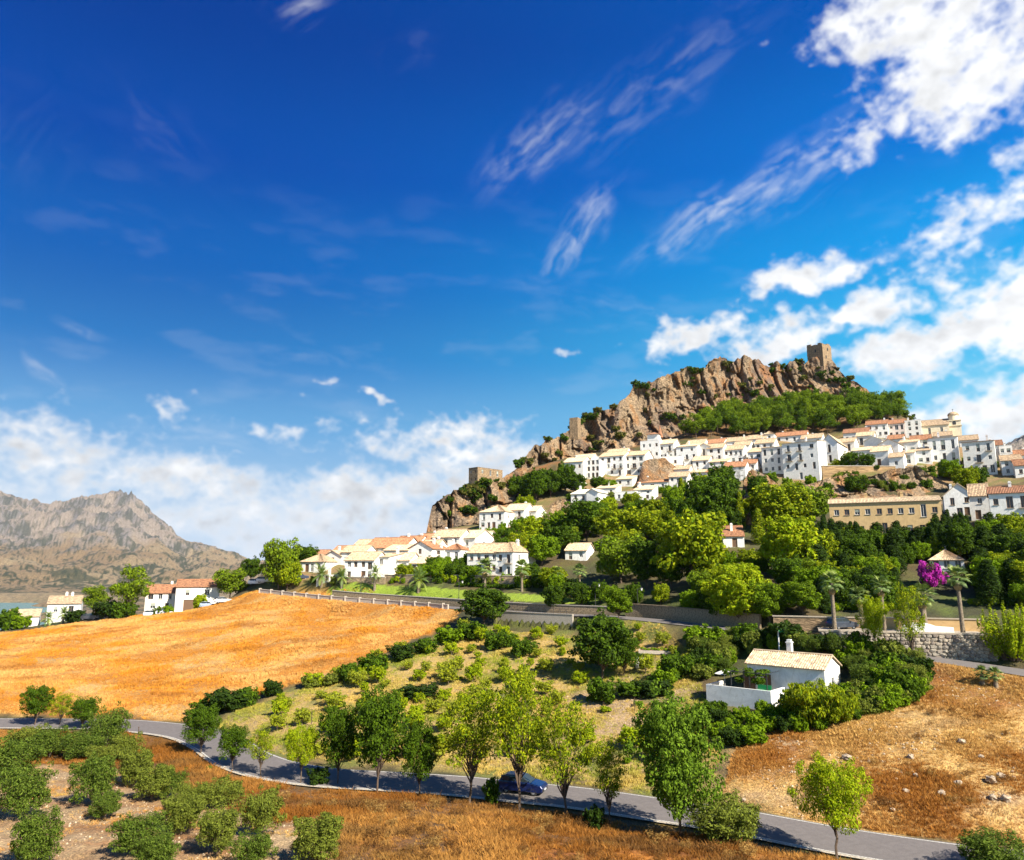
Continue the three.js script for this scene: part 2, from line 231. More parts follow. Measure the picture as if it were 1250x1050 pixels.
function landColor(x, z, out) {
  const big = fbm2(x * 0.03, z * 0.03, 4), mid = fbm2(x * 0.13 + 30, z * 0.13, 4), fine = fbm2(x * 0.6, z * 0.6 + 9, 3), streak = fbm2(x * 0.02 + z * 0.03, z * 0.12 - x * 0.02, 4);
  out.copy(C.under).lerp(C.green, clamp(0.3 + mid, 0, 1)).lerp(C.brown, clamp(0.3 + big, 0, 0.6));
  const soft = (poly, w) => { const e = edgeDistance(poly, x, z), wob = mid * w * 1.6; return inside(poly, x, z) ? smoothstep(e + wob, -w, w) : smoothstep(-e + wob, -w, w); };
  let k = soft(zone.village, 3); if (k > 0) out.lerp(tmp.copy(C.earth).lerp(C.green, clamp(0.35 + mid, 0, 0.8)), k);
  k = soft(zone.scrub, 5); if (k > 0) out.lerp(tmp.copy(C.earth).lerp(C.rust, clamp(0.4 + mid, 0, 0.8)).lerp(C.brown, clamp(0.3 + big, 0, 0.7)), k);
  k = soft(zone.slope, 3); if (k > 0) out.lerp(tmp.copy(C.straw).lerp(C.palesoil, clamp(0.2 + fine, 0, 0.6)).lerp(C.green, clamp(mid * 2.2 + 0.18, 0, 0.85)), k);
  k = soft(zone.orchard, 1.5); if (k > 0) out.lerp(tmp.copy(C.palesoil).lerp(C.earth, clamp(0.4 + mid, 0, 1)).lerp(C.green, clamp(mid * 1.6 - 0.1, 0, 0.6)), k);
  k = soft(zone.rightField, 2); if (k > 0) out.lerp(tmp.copy(C.pale).lerp(C.ochre, clamp(0.38 + big * 2.4 + mid * 1.0, 0, 1)).lerp(C.palesoil, clamp(-0.1 - streak * 2 + fine * 0.4, 0, 0.8)), k);
  k = soft(zone.field, 1.5); if (k > 0) out.lerp(tmp.copy(C.gold).lerp(C.pale, clamp(0.25 - streak * 1.8 + mid * 0.6, 0, 1)).lerp(C.rust, clamp(-0.18 + big + fine * 0.5, 0, 0.55)), k);
  k = soft(zone.soil, 2); if (k > 0) out.lerp(tmp.copy(C.palesoil).lerp(C.earth, clamp(0.4 + mid * 1.4, 0, 1)).lerp(C.rust, clamp(streak + fine * 0.3, 0, 0.5)), k);
  k = soft(zone.verge, 2); if (k > 0) out.lerp(tmp.copy(C.rust).lerp(C.gold, clamp(0.1 + mid * 1.3, 0, 0.7)).lerp(C.brown, clamp(big * 1.6 + 0.35, 0, 0.85)), k);
  if (inside(zone.lawn, x, z)) out.lerp(C.lawn, 0.9);
  return out;
}
{
  const n = ROWS.length * (COLS + 1), pos = new Float32Array(n * 3), col = new Float32Array(n * 3), uv = new Float32Array(n * 2), idx = [], c = new THREE.Color();
  for (let j = 0; j < ROWS.length; j++) for (let i = 0; i <= COLS; i++) {
    const o = j * (COLS + 1) + i, d = Math.exp(ROWS[j]), x = lerp(A0, A1, i / COLS) * d, z = -d;
    let y = heights[o];
    y += (0.35 * fbm2(x * 0.12, z * 0.12, 4) + 0.14 * fbm2(x * 0.7, z * 0.7, 3)) * smoothstep(d, 30, 60);
    if (d > 45 && d < 240) {
      const r = roadNear(x, z), near = 1 - smoothstep(r.d, r.w / 2 + 0.9, r.w / 2 + 5);
      if (near > 0) y = lerp(y, r.y - 0.1, near);
      if (r.upper && z > r.z && x / d > bearing(606) && x / d < bearing(716)) y -= 2.3 * smoothstep(r.d, r.w / 2 + 0.2, r.w / 2 + 0.9) * (1 - smoothstep(r.d, r.w / 2 + 3, r.w / 2 + 10));
    }
    heights[o] = y; pos.set([x, y, z], o * 3); uv.set([x / 6, z / 6], o * 2); landColor(x, z, c); col.set([c.r, c.g, c.b], o * 3);
    if (j && i) idx.push(o, o - 1, o - COLS - 2, o, o - COLS - 2, o - COLS - 1);
  }
  const g = new THREE.BufferGeometry(); g.setAttribute('position', new THREE.BufferAttribute(pos, 3)); g.setAttribute('color', new THREE.BufferAttribute(col, 3)); g.setAttribute('uv', new THREE.BufferAttribute(uv, 2)); g.setIndex(idx); g.computeVertexNormals();
  structure('ground', g, new THREE.MeshStandardMaterial({ vertexColors: true, map: grainMap, bumpMap: grainBump, bumpScale: 0.09, roughness: 1 }));
}
// road ribbons and edge lines
function ribbon(line, from, to, lift, name, m) {
  const pos = [], uv = [], idx = []; let run = 0;
  line.forEach((p, k) => {
    const a = line[Math.max(0, k - 1)], b = line[Math.min(line.length - 1, k + 1)], t = V(b.x - a.x, 0, b.z - a.z).normalize(), n = V(-t.z, 0, t.x);
    if (k) run += p.distanceTo(line[k - 1]);
    for (const s of [from, to]) { pos.push(p.x + n.x * s, p.y + lift, p.z + n.z * s); uv.push(s / 4, run / 4); }
    if (k) { const o = k * 2; idx.push(o - 2, o, o - 1, o - 1, o, o + 1); }
  });
  const g = new THREE.BufferGeometry(); g.setAttribute('position', new THREE.Float32BufferAttribute(pos, 3)); g.setAttribute('uv', new THREE.Float32BufferAttribute(uv, 2)); g.setIndex(idx); g.computeVertexNormals();
  return structure(name, g, m);
}
const asphaltMap = noiseMap(512, (u, v) => { const k = 0.66 + 0.06 * tileNoise(u, v, 6, 3) + 0.12 * tileNoise(u, v, 60, 3, 4); return [k, k * 0.985, k * 0.98]; });
const asphalt = new THREE.MeshStandardMaterial({ color: rgb(0.36, 0.325, 0.305), map: asphaltMap, roughness: 0.85, bumpMap: grainBump, bumpScale: 0.01 });
const paint = mat(rgb(0.72, 0.7, 0.64), 0.8, { map: grainMap });
for (const r of roads) {
  ribbon(r.line, -r.w / 2, r.w / 2, 0.02, 'road', asphalt);
}
ribbon(roads[0].line, 2.95, 3.11, 0.026, 'road_marking', paint);
ribbon(roads[0].line, -3.11, -2.95, 0.026, 'road_marking', paint);
ribbon(roads[0].line, 3.24, 3.62, 0.05, 'road_gutter', mat(rgb(0.6, 0.53, 0.42), 0.95, { map: grainMap }));
// ------------------------------------------------------------------ the crag
function interp(table, x) { let k = 0; while (k < table.length - 2 && table[k + 1][0] < x) k++; const p = table[k], q = table[k + 1], t = clamp((x - p[0]) / (q[0] - p[0]), 0, 1); return p.slice(1).map((v, i) => lerp(v, q[i + 1], t)); }
const cell = (x, y, z) => { // distance to the nearest of scattered points: blocky rock
  const ix = Math.floor(x), iy = Math.floor(y), iz = Math.floor(z); let a = 9, id = 0;
  for (let i = -1; i < 2; i++) for (let j = -1; j < 2; j++) for (let k = -1; k < 2; k++) {
    const cx = ix + i, cy = iy + j, cz = iz + k; let h = Math.imul(cx, 374761393) ^ Math.imul(cy, 668265263) ^ Math.imul(cz, 2147483647); h = Math.imul(h ^ (h >>> 13), 1274126177);
    const px = cx + ((h & 255) / 255), py = cy + (((h >> 8) & 255) / 255), pz = cz + (((h >> 16) & 255) / 255), d = (x - px) ** 2 + (y - py) ** 2 + (z - pz) ** 2; if (d < a) { a = d; id = h; }
  }
  return { d: Math.sqrt(a), id: ((id >>> 4) & 1023) / 1023 };
};
const rockGrain = noiseMap(512, (u, v) => { const k = 0.8 + 0.34 * tileNoise(u, v, 10, 5, 1) + 0.12 * tileNoise(u, v, 60, 2, 5); return [k, k * 0.985, k * 0.97]; });
const rockBump = noiseMap(512, (u, v) => { const k = 0.5 + 0.6 * tileNoise(u, v, 14, 5, 3); return [k, k, k]; }, 1, false);
const rockMat = new THREE.MeshStandardMaterial({ vertexColors: true, map: rockGrain, bumpMap: rockBump, bumpScale: 0.5, roughness: 1 });
const tone = { beige: rgb(0.43, 0.31, 0.185), ochre: rgb(0.38, 0.185, 0.06), grey: rgb(0.25, 0.185, 0.13), dark: rgb(0.085, 0.058, 0.04), red: rgb(0.36, 0.15, 0.07), grass: rgb(0.36, 0.2, 0.055) };
// columns of [x, base y, base distance, crest y, crest distance]: a wall of rock from base to crest, then falling away behind
function crag(cols, step, rows, o = {}) {
  const { rough = 1, back = 70, redness = 0, backDrop = 0.35, steep = 1 } = o;
  const x0 = cols[0][0], x1 = cols[cols.length - 1][0], nc = Math.round((x1 - x0) / step), backRows = Math.round(rows * 0.3), skirt = 6, R = skirt + rows + backRows + 1;
  const P = [];
  for (let j = 0; j < R; j++) for (let i = 0; i <= nc; i++) {
    const x = lerp(x0, x1, i / nc), [yb, db, yc, dFar] = interp(cols, x), dc = lerp(db, dFar, steep), end = smoothstep(i / nc, 0, 0.02) * (1 - smoothstep(i / nc, 0.98, 1));
    let p, wall = 1;
    if (j < skirt) { p = at(x, yb, db); p.y -= (skirt - j) * 2; p.z += 0; wall = 0.5; }
    else if (j <= skirt + rows) {
      const t = (j - skirt) / rows, y = lerp(yb, yc, t), g = 1 - (1 - t) ** 1.9, d = lerp(db, dc, g); p = at(x, y, d); wall = 0.35 + 0.65 * Math.sin(Math.PI * Math.min(1, t * 0.95 + 0.05)) ** 0.6;
      if (t > 0.9) p.y += (fbm3(p.x * 0.06, 3, 0.5, 3) * 6 + Math.abs(fbm3(p.x * 0.3, 9, 1, 3)) * 1.2 - 1) * rough * smoothstep(t, 0.9, 1) * end;
    } else {
      const t = (j - skirt - rows) / backRows, top = at(x, yc, dc); p = V(top.x * (1 + (t * back) / dc), top.y - t * t * (top.y - 10) * backDrop - 1.5 * t, top.z - t * back); wall = 0.4;
      p.y += (fbm3(p.x * 0.06, 3, 0.5, 3) * 6 + Math.abs(fbm3(p.x * 0.3, 9, 1, 3)) * 1.2 - 1) * rough * end;
    }
    // buttresses, upright fissures, blocks and ledges push the face out or in
    const arc = p.x, h = p.y;
    let m = 9 * fbm3(arc * 0.022, h * 0.01, 5, 3) + 5.5 * ridge3(arc * 0.04, h * 0.016, 1.5, 3) - 3.0;
    const c1 = cell(arc * 0.085 + fbm3(arc * 0.06, h * 0.06, 2, 2), h * 0.06, p.z * 0.06), c2 = cell(arc * 0.26 + 0.4 * fbm3(arc * 0.2, h * 0.2, 5, 2), h * 0.17, p.z * 0.15);
    m += (0.55 - c1.d) * 1.0 + (c1.id - 0.5) * 5.0 + (0.5 - c2.d) * 0.7 + (c2.id - 0.5) * 2.0 + 0.8 * fbm3(arc * 0.7, h * 0.35, 8, 3);
    const split = 1 - Math.abs(n3(arc * 0.06, h * 0.012, 7.7)) * 6; if (split > 0) m -= 4 * split; const seam = 1 - Math.abs(n3(arc * 0.17, h * 0.04, 2.2)) * 6; if (seam > 0) m -= 1.1 * seam;
    m += 2.2 * Math.sin(h * 0.35 + 4 * fbm3(arc * 0.03, h * 0.03, 4, 2)) * 0.5;
    m *= wall * rough * (0.25 + 0.75 * end);
    const dir = V(-p.x, 0, -p.z).normalize(); p.addScaledVector(dir, m); p.y += m * 0.05 + wall * rough * 0.45 * fbm3(arc * 0.5, h * 0.5, p.z * 0.3, 3);
    P.push(p);
  }
  const n = P.length, pos = new Float32Array(n * 3), col = new Float32Array(n * 3), uv = new Float32Array(n * 2), idx = [], c = new THREE.Color();
  for (let j = 0; j < R; j++) for (let i = 0; i <= nc; i++) { const o2 = j * (nc + 1) + i; pos.set([P[o2].x, P[o2].y, P[o2].z], o2 * 3); uv.set([P[o2].x / 9, (P[o2].y - P[o2].z * 0.4) / 9], o2 * 2); if (j && i) idx.push(o2, o2 - nc - 2, o2 - 1, o2, o2 - nc - 1, o2 - nc - 2); }
  const g = new THREE.BufferGeometry(); g.setAttribute('position', new THREE.BufferAttribute(pos, 3)); g.setAttribute('uv', new THREE.BufferAttribute(uv, 2)); g.setIndex(idx); g.computeVertexNormals();
  const N = g.attributes.normal;
  for (let k = 0; k < n; k++) {
    const p = P[k], a = fbm3(p.x * 0.045, p.y * 0.03, p.z * 0.03, 4), b = fbm3(p.x * 0.16 + 20, p.y * 0.07, p.z * 0.1, 4), f = fbm3(p.x * 0.8, p.y * 0.5, p.z * 0.5, 3), id = cell(p.x * 0.42, p.y * 0.3, p.z * 0.2).id;
    c.copy(tone.beige).lerp(tone.grey, clamp(0.35 + a * 1.6, 0, 1)).lerp(tone.ochre, clamp(b * 1.9 + 0.05 + redness, 0, 0.85)).lerp(tone.red, clamp(redness * 0.7 + a - 0.25, 0, 0.7)).lerp(tone.dark, clamp(-0.12 + f * 0.9 - b * 0.7, 0, 0.75)).multiplyScalar(0.82 + id * 0.34);
    const flat = smoothstep(N.getY(k), 0.55, 0.85) * smoothstep(fbm3(p.x * 0.2, p.y * 0.2, p.z * 0.2, 3), -0.25, 0.2); c.lerp(tone.grass, flat * 0.75);   // dry grass rooted on the ledges
    col.set([c.r, c.g, c.b], k * 3);
  }
  g.setAttribute('color', new THREE.BufferAttribute(col, 3));
  g.userData = { nc, R, skirt, rows };
  return g;
}
const castleRock = crag([
  [520, 655, 254, 652, 258], [524, 654, 254, 632, 262], [528, 653, 253, 614, 266], [545, 651, 252, 601, 272], [560, 648, 252, 593, 276], [575, 644, 252, 592, 280], [600, 636, 254, 588, 288], [622, 622, 262, 573, 300], [640, 606, 274, 557, 312], [652, 592, 290, 548, 322], [672, 575, 304, 535, 334], [690, 568, 312, 524, 340], [708, 562, 316, 509, 346], [716, 560, 318, 503, 350], [735, 555, 320, 497, 354], [760, 549, 322, 486, 360], [785, 540, 324, 471, 366], [800, 536, 325, 463, 370], [815, 536, 326, 456, 374], [835, 534, 328, 451, 378], [853, 530, 328, 446, 382], [868, 524, 332, 440, 386], [885, 516, 336, 437, 390], [905, 508, 342, 438, 392], [920, 504, 346, 442, 393], [937, 502, 350, 444, 394], [945, 501, 350, 443, 395], [956, 500, 352, 449, 397], [968, 500, 352, 443, 398], [985, 500, 352, 441, 400], [1016, 500, 352, 442, 400], [1024, 500, 352, 452, 399], [1032, 500, 352, 460, 398], [1046, 502, 350, 466, 396], [1058, 504, 348, 470, 393], [1066, 506, 346, 482, 388], [1074, 508, 344, 490, 384], [1090, 510, 342, 497, 378], [1102, 512, 340, 507, 372], [1116, 516, 338, 514, 366],
], 0.95, 190, { steep: 0.55 });
const crags = [mesh('castle_rock', castleRock, rockMat)];
scene.add(crags[0]); crags[0].userData = { kind: 'structure', label: 'tawny limestone crag rising behind the white village' };
const outcrop = (label, cols, step, rows, o) => { const m = mesh(numbered('rock_outcrop'), crag(cols, step, rows, o), rockMat); m.userData = { label, category: 'rock outcrop' }; scene.add(m); crags.push(m); };
outcrop('dark rock bluff below the four storey white house', [[904, 628, 196, 624, 206], [908, 628, 195, 588, 212], [914, 628, 194, 573, 214], [924, 630, 194, 575, 216], [936, 632, 194, 580, 220], [948, 634, 196, 590, 224], [960, 636, 200, 606, 224], [966, 636, 202, 630, 212]], 0.7, 70, { rough: 0.45, back: 30, backDrop: 0.1 });
outcrop('long brown rock face above the cream house', [[966, 616, 216, 606, 224], [980, 616, 214, 590, 230], [1000, 616, 212, 584, 232], [1030, 616, 210, 581, 233], [1060, 616, 209, 578, 234], [1090, 616, 209, 576, 234], [1120, 616, 209, 571, 234], [1140, 616, 208, 580, 232], [1160, 616, 208, 590, 228], [1178, 616, 208, 608, 220]], 0.8, 60, { rough: 0.45, back: 16, redness: 0.1, backDrop: 0.05 });
outcrop('red rock bluff beneath the house with the red spire', [[780, 588, 272, 582, 278], [785, 588, 271, 562, 281], [797, 588, 270, 559, 282], [812, 586, 270, 563, 282], [826, 584, 272, 570, 282], [838, 582, 274, 577, 280]], 0.6, 46, { rough: 0.3, back: 12, redness: 0.5, backDrop: 0.05 });
outcrop('orange rock knoll beside the bright creeper mound', [[664, 642, 226, 634, 232], [674, 642, 225, 614, 238], [688, 642, 224, 608, 240], [700, 644, 224, 613, 240], [712, 646, 224, 634, 232]], 0.6, 46, { rough: 0.3, back: 14, redness: 0.25, backDrop: 0.05 });
outcrop('pale brown rock knoll under the lower row of houses', [[766, 640, 222, 634, 230], [774, 640, 220, 614, 236], [786, 640, 220, 609, 238], [796, 640, 220, 613, 238], [804, 640, 222, 630, 230]], 0.6, 46, { rough: 0.3, back: 14, redness: 0.1, backDrop: 0.05 });
outcrop('small boulder knoll below the upper left white villa', [[596, 664, 218, 662, 222], [602, 666, 217, 652, 226], [610, 666, 217, 648, 227], [618, 666, 217, 654, 226], [624, 664, 218, 662, 222]], 0.5, 30, { rough: 0.2, back: 8, backDrop: 0.05 });

// ------------------------------------------------------------------ far country: valley, reservoir, limestone range
{
  const a0 = -1.0, a1 = 1.0, nc = 1000, nr = 380, n = (nc + 1) * (nr + 1), pos = new Float32Array(n * 3), col = new Float32Array(n * 3), uv = new Float32Array(n * 2), idx = [], c = new THREE.Color();
  const range = [[-900, 640], [-500, 625], [-300, 640], [-120, 600], [-40, 604], [0, 610], [20, 616], [45, 621], [70, 615], [95, 610], [120, 608], [131, 607], [136, 604], [141, 607], [150, 606], [158, 616], [175, 626], [195, 641], [212, 656], [225, 664], [250, 670], [275, 678], [300, 686], [340, 693], [420, 697], [700, 700], [1100, 690], [1180, 575], [1225, 553], [1250, 545], [1290, 530], [1400, 520], [1700, 560], [2100, 610]];
  const lime = rgb(0.64, 0.53, 0.43), scrub = rgb(0.085, 0.105, 0.04), tan = rgb(0.54, 0.38, 0.2), grey = rgb(0.34, 0.34, 0.37), field = rgb(0.66, 0.5, 0.28), orange = rgb(0.5, 0.3, 0.16);
  for (let j = 0; j <= nr; j++) for (let i = 0; i <= nc; i++) {
    const o = j * (nc + 1) + i, d = Math.exp(lerp(Math.log(820), Math.log(13000), (j / nr) ** 0.92)), a = lerp(a0, a1, i / nc), x = a * d, z = -d, px = 625 + a * FOCAL * 1.02;
    const s = sight(px, interp(range, px)[0]).s, peakD = px > 1000 ? 2600 : 5200, H = s * peakD, rise = smoothstep(d, px > 1000 ? 1100 : 2150, peakD), fall = smoothstep(d, peakD, peakD * 1.9);
    const ramp = 0.3 * rise ** 1.2 + 0.7 * rise ** 4.5, bank = smoothstep(px + 60 * fbm2(d / 400, 2, 2), 30, 85), shelf = px > 1000 ? -70 : lerp(lerp(-92, -70, bank), -60, smoothstep(d, 1750, 1950));
    let y = lerp(shelf + 26 * smoothstep(d, 1950, 3000) * (px < 1000 ? 1 : 0), H, ramp) * (1 - fall) - fall * 60;
    const up = clamp((y + 40) / 300, 0, 1), hills = fbm2(x / 520, z / 520, 5);
    y += (d > 1850 || px > 1000 ? smoothstep(d, 1850, 2600) : 0) * (1 - fall) * (hills * lerp(70, 60, up) * (1 - smoothstep(Math.abs(d - peakD), 0, 500) * 0 - 0.75 * Math.exp(-(((d - peakD) / 260) ** 2))) + ridge3(x / 240, z / 240, 3, 6) * 62 * up * (1 - 0.55 * Math.exp(-(((d - peakD) / 200) ** 2))));
    // the split tooth on the summit
    if (px > 118 && px < 172) y += Math.exp(-(((px - 138) / 7) ** 2)) * Math.exp(-(((d - peakD) / 160) ** 2)) * 16 - Math.exp(-(((px - 146) / 3) ** 2)) * Math.exp(-(((d - peakD + 120) / 160) ** 2)) * 40;
    pos.set([x, CAM_Y + y, z], o * 3); uv.set([x / 40, z / 40], o * 2);
    const m1 = fbm2(x / 260 + 7, z / 260, 5), m2 = fbm2(x / 60, z / 60, 4), m3 = fbm2(x / 900 + 3, z / 900, 3), dots = fbm2(x / 26, z / 26, 2);
    c.copy(tan).lerp(field, clamp(m3 * 2.2 + 0.3, 0, 1)).lerp(orange, clamp(m2, 0, 0.5)).lerp(lime, smoothstep(up + m1 * 0.25, 0.38, 0.72)).lerp(grey, clamp(up * (m1 * 2 + 0.15), 0, 0.7));
    c.lerp(scrub, clamp(smoothstep(m1 * 1.0 + m2 * 0.8 + dots * 1.3, 0.05, 0.4) * lerp(0.95, 0.6, up), 0, 0.95));
    if (d > 1950 && d < 2700 && px < 1000) c.lerp(scrub, 0.8 * smoothstep(fbm2(x / 300 + 2, z / 200, 3) + dots * 0.3, 0.0, 0.2));
    if (d < 1990 && d > 1800) c.lerp(field, 0.7);
    col.set([c.r, c.g, c.b], o * 3);
    if (j && i) idx.push(o, o - 1, o - nc - 2, o, o - nc - 2, o - nc - 1);
  }
  const g = new THREE.BufferGeometry(); g.setAttribute('position', new THREE.BufferAttribute(pos, 3)); g.setAttribute('color', new THREE.BufferAttribute(col, 3)); g.setAttribute('uv', new THREE.BufferAttribute(uv, 2)); g.setIndex(idx); g.computeVertexNormals();
  structure('mountain', g, new THREE.MeshStandardMaterial({ vertexColors: true, map: rockGrain, bumpMap: rockBump, bumpScale: 10, roughness: 1 }), 'pale limestone mountain range beyond the reservoir');
  const w = new THREE.PlaneGeometry(6000, 2400); w.rotateX(-Math.PI / 2); w.translate(-1500, CAM_Y - 79, -1700);
  structure('lake', w, new THREE.MeshPhysicalMaterial({ color: rgb(0.1, 0.2, 0.17), roughness: 0.25, bumpMap: grainBump, bumpScale: 0.02 }));
}
// ------------------------------------------------------------------ buildings
const plasterMap = noiseMap(512, (u, v) => { const k = 0.94 + 0.07 * tileNoise(u, v, 5, 4, 2) + 0.05 * tileNoise(u, v, 40, 2, 6), s = Math.max(0, tileNoise(u * 3, v, 3, 3, 7) - 0.12) * 0.14; return [k - s, k - s * 1.1, k * 0.985 - s * 1.3]; });
const white = [rgb(0.84, 0.81, 0.77), rgb(0.86, 0.84, 0.81), rgb(0.8, 0.76, 0.71)].map((c) => mat(c, 0.95, { map: plasterMap }));
const ochreWall = mat(rgb(0.6, 0.41, 0.2), 0.95, { map: plasterMap }), stoneWall = mat(rgb(0.4, 0.28, 0.16), 1, { map: rockGrain, bumpMap: rockBump, bumpScale: 0.15 });
const tileMap = noiseMap(512, (u, v) => { const col = Math.floor(u * 24), row = Math.floor(v * 24), h = Math.abs(Math.sin(col * 12.9898 + row * 78.233) * 43758.5453) % 1, k = 0.72 + 0.26 * h + 0.2 * tileNoise(u, v, 6, 4, 3); return [k, k * (0.95 + 0.05 * h), k * 0.95]; });
const tileMats = { tan: mat(rgb(0.58, 0.44, 0.29), 0.95, { map: tileMap }), red: mat(rgb(0.46, 0.23, 0.12), 0.95, { map: tileMap }), pale: mat(rgb(0.72, 0.57, 0.38), 0.95, { map: tileMap }), cream: mat(rgb(0.8, 0.72, 0.58), 0.95, { map: plasterMap }), brown: mat(rgb(0.4, 0.2, 0.11), 0.95, { map: tileMap }) };
const glassMat = new THREE.MeshPhysicalMaterial({ color: rgb(0.025, 0.03, 0.035), roughness: 0.15 }), frameMat = mat(rgb(0.32, 0.2, 0.12), 0.7), whiteFrame = mat(rgb(0.7, 0.68, 0.64), 0.7), doorMat = mat(rgb(0.13, 0.07, 0.035), 0.7), ironMat = mat(rgb(0.03, 0.03, 0.03), 0.6), blindMat = mat(rgb(0.34, 0.36, 0.3), 0.8), stoneTrim = mat(rgb(0.55, 0.47, 0.36), 0.95, { map: grainMap });
// a tiled slope between eave (a..b) and ridge (d..c): barrel tiles as ridges running down the slope
function slope(a, b, c, d, pitch = 0.3, lift = 0.055) {
  const w = Math.max(a.distanceTo(b), d.distanceTo(c)), n = Math.max(4, Math.round((w / pitch) * 4)), up = b.clone().sub(a).cross(d.clone().sub(a)).normalize(); if (up.lengthSq() < 0.5) up.set(0, 1, 0); if (up.y < 0) up.negate();
  const pos = [], uv = [], idx = [], rows = 4;
  for (let j = 0; j <= rows; j++) for (let i = 0; i <= n; i++) { const t = i / n, h = j / rows, e = a.clone().lerp(b, t), r = d.clone().lerp(c, t), p = e.lerp(r, h).addScaledVector(up, 0.1 + lift * Math.cos((i / 4) * 2 * Math.PI) + 0.02 * (j % 2)); pos.push(p.x, p.y, p.z); uv.push((t * w) / 6, (h * a.distanceTo(d)) / 6); if (i && j) { const o = j * (n + 1) + i; idx.push(o - n - 2, o - n - 1, o, o - n - 2, o, o - 1); } }
  const base = pos.length / 3; for (const p of [a, b, c, d]) { pos.push(p.x, p.y, p.z); uv.push(0, 0); }
  idx.push(base, base + 2, base + 1, base, base + 3, base + 2, base, base + 1, n, base, n, 0, base + 1, base + 2, n, n, base + 2, (n + 1) * (rows + 1) - 1, base + 3, base, 0, base + 3, 0, (n + 1) * rows);
  const g = new THREE.BufferGeometry(); g.setAttribute('position', new THREE.Float32BufferAttribute(pos, 3)); g.setAttribute('uv', new THREE.Float32BufferAttribute(uv, 2)); g.setIndex(idx); const f = g.toNonIndexed(); f.computeVertexNormals(); return f;
}
function panel(w, h, sink, holes, gable = 0, arch = false) { // a wall panel in the xy plane, 0.35 m thick towards -z, with real openings
  const s = new THREE.Shape(); s.moveTo(-w / 2, -sink); s.lineTo(w / 2, -sink); s.lineTo(w / 2, h); if (gable) s.lineTo(0, h + gable); s.lineTo(-w / 2, h); s.closePath();
  for (const o of holes) { const p = new THREE.Path(), x0 = o.x - o.w / 2, x1 = o.x + o.w / 2, y0 = o.y, y1 = o.y + o.h; p.moveTo(x0, y0); if (o.arch) { p.lineTo(x0, y1 - o.w / 2); p.absarc(o.x, y1 - o.w / 2, o.w / 2, Math.PI, 0, true); p.lineTo(x1, y0); } else { p.lineTo(x0, y1); p.lineTo(x1, y1); p.lineTo(x1, y0); } p.closePath(); s.holes.push(p); }
  const g = new THREE.ExtrudeGeometry(s, { depth: 0.35, bevelEnabled: false, curveSegments: 6 }); g.translate(0, 0, -0.35);
  const uv = g.attributes.uv; for (let k = 0; k < uv.count; k++) uv.setXY(k, uv.getX(k) / 5, uv.getY(k) / 5);
  return g;
}
const shared = new Map(), once = (key, make) => { if (!shared.has(key)) shared.set(key, make()); return shared.get(key); };
const r2 = (v) => Math.round(v * 10) / 10;
function fitOpening(parent, o, pos, turn, near) {
  const w = r2(o.w), h = r2(o.h), kind = o.kind ?? 'window', g = new THREE.Group(); g.name = kind; g.position.copy(pos); g.rotation.y = turn; parent.add(g);
  if (kind === 'door') { mesh('door_leaf', once(`d${w},${h}`, () => merge([box(w, h, 0.08, 0, h / 2, -0.22), box(w * 0.36, h * 0.36, 0.03, -w * 0.23, h * 0.72, -0.17), box(w * 0.36, h * 0.36, 0.03, w * 0.23, h * 0.72, -0.17), box(w * 0.36, h * 0.36, 0.03, -w * 0.23, h * 0.26, -0.17), box(w * 0.36, h * 0.36, 0.03, w * 0.23, h * 0.26, -0.17)])), o.mat ?? doorMat, g); mesh('frame', once(`df${w},${h}`, () => merge([box(0.1, h, 0.12, -w / 2 + 0.05, h / 2, -0.12), box(0.1, h, 0.12, w / 2 - 0.05, h / 2, -0.12), box(w - 0.2, 0.1, 0.12, 0, h - 0.05, -0.12)])), frameMat, g); return g; }
  mesh('pane', once(`p${w},${h}`, () => box(w, h, 0.04, 0, h / 2, -0.24)), glassMat, g);
  mesh('frame', once(`f${w},${h}`, () => merge([box(0.09, h, 0.08, -w / 2 + 0.045, h / 2, -0.17), box(0.09, h, 0.08, w / 2 - 0.045, h / 2, -0.17), box(w - 0.18, 0.09, 0.08, 0, h - 0.045, -0.17), box(w - 0.18, 0.09, 0.08, 0, 0.045, -0.17), box(0.06, h - 0.18, 0.06, 0, h / 2, -0.17)])), o.light ? whiteFrame : frameMat, g);
  if (o.shutter) mesh('shutter', once(`s${w},${h}`, () => { const l = [box(w - 0.18, h * 0.5, 0.03, 0, h * 0.72, -0.12)]; for (let k = 0; k < 7; k++) l.push(box(w - 0.2, 0.04, 0.03, 0, h * 0.5 + k * h * 0.068, -0.1)); return merge(l); }), blindMat, g);
  if (near || o.sill) mesh('sill', once(`l${w}`, () => box(w + 0.2, 0.08, 0.22, 0, -0.04, 0.02)), stoneTrim, g);
  if (o.balcony) {
    const b = new THREE.Group(); b.name = 'balcony'; b.position.set(0, -0.05, 0.02); g.add(b);
    mesh('balcony_slab', once(`b${w}`, () => box(w + 1, 0.14, 0.8, 0, -0.07, 0.4)), stoneTrim, b);
    mesh('railing', once(`r${w}`, () => { const l = [box(w + 1, 0.05, 0.05, 0, 1, 0.76), box(w + 1, 0.05, 0.05, 0, 0.1, 0.76)]; for (let k = 0; k <= 12; k++) l.push(box(0.03, 0.88, 0.03, lerp(-w / 2 - 0.48, w / 2 + 0.48, k / 12), 0.55, 0.76)); for (const s of [-1, 1]) l.push(box(0.05, 0.05, 0.72, s * (w / 2 + 0.47), 1, 0.38)); return merge(l); }), ironMat, b);
  }
  return g;
}
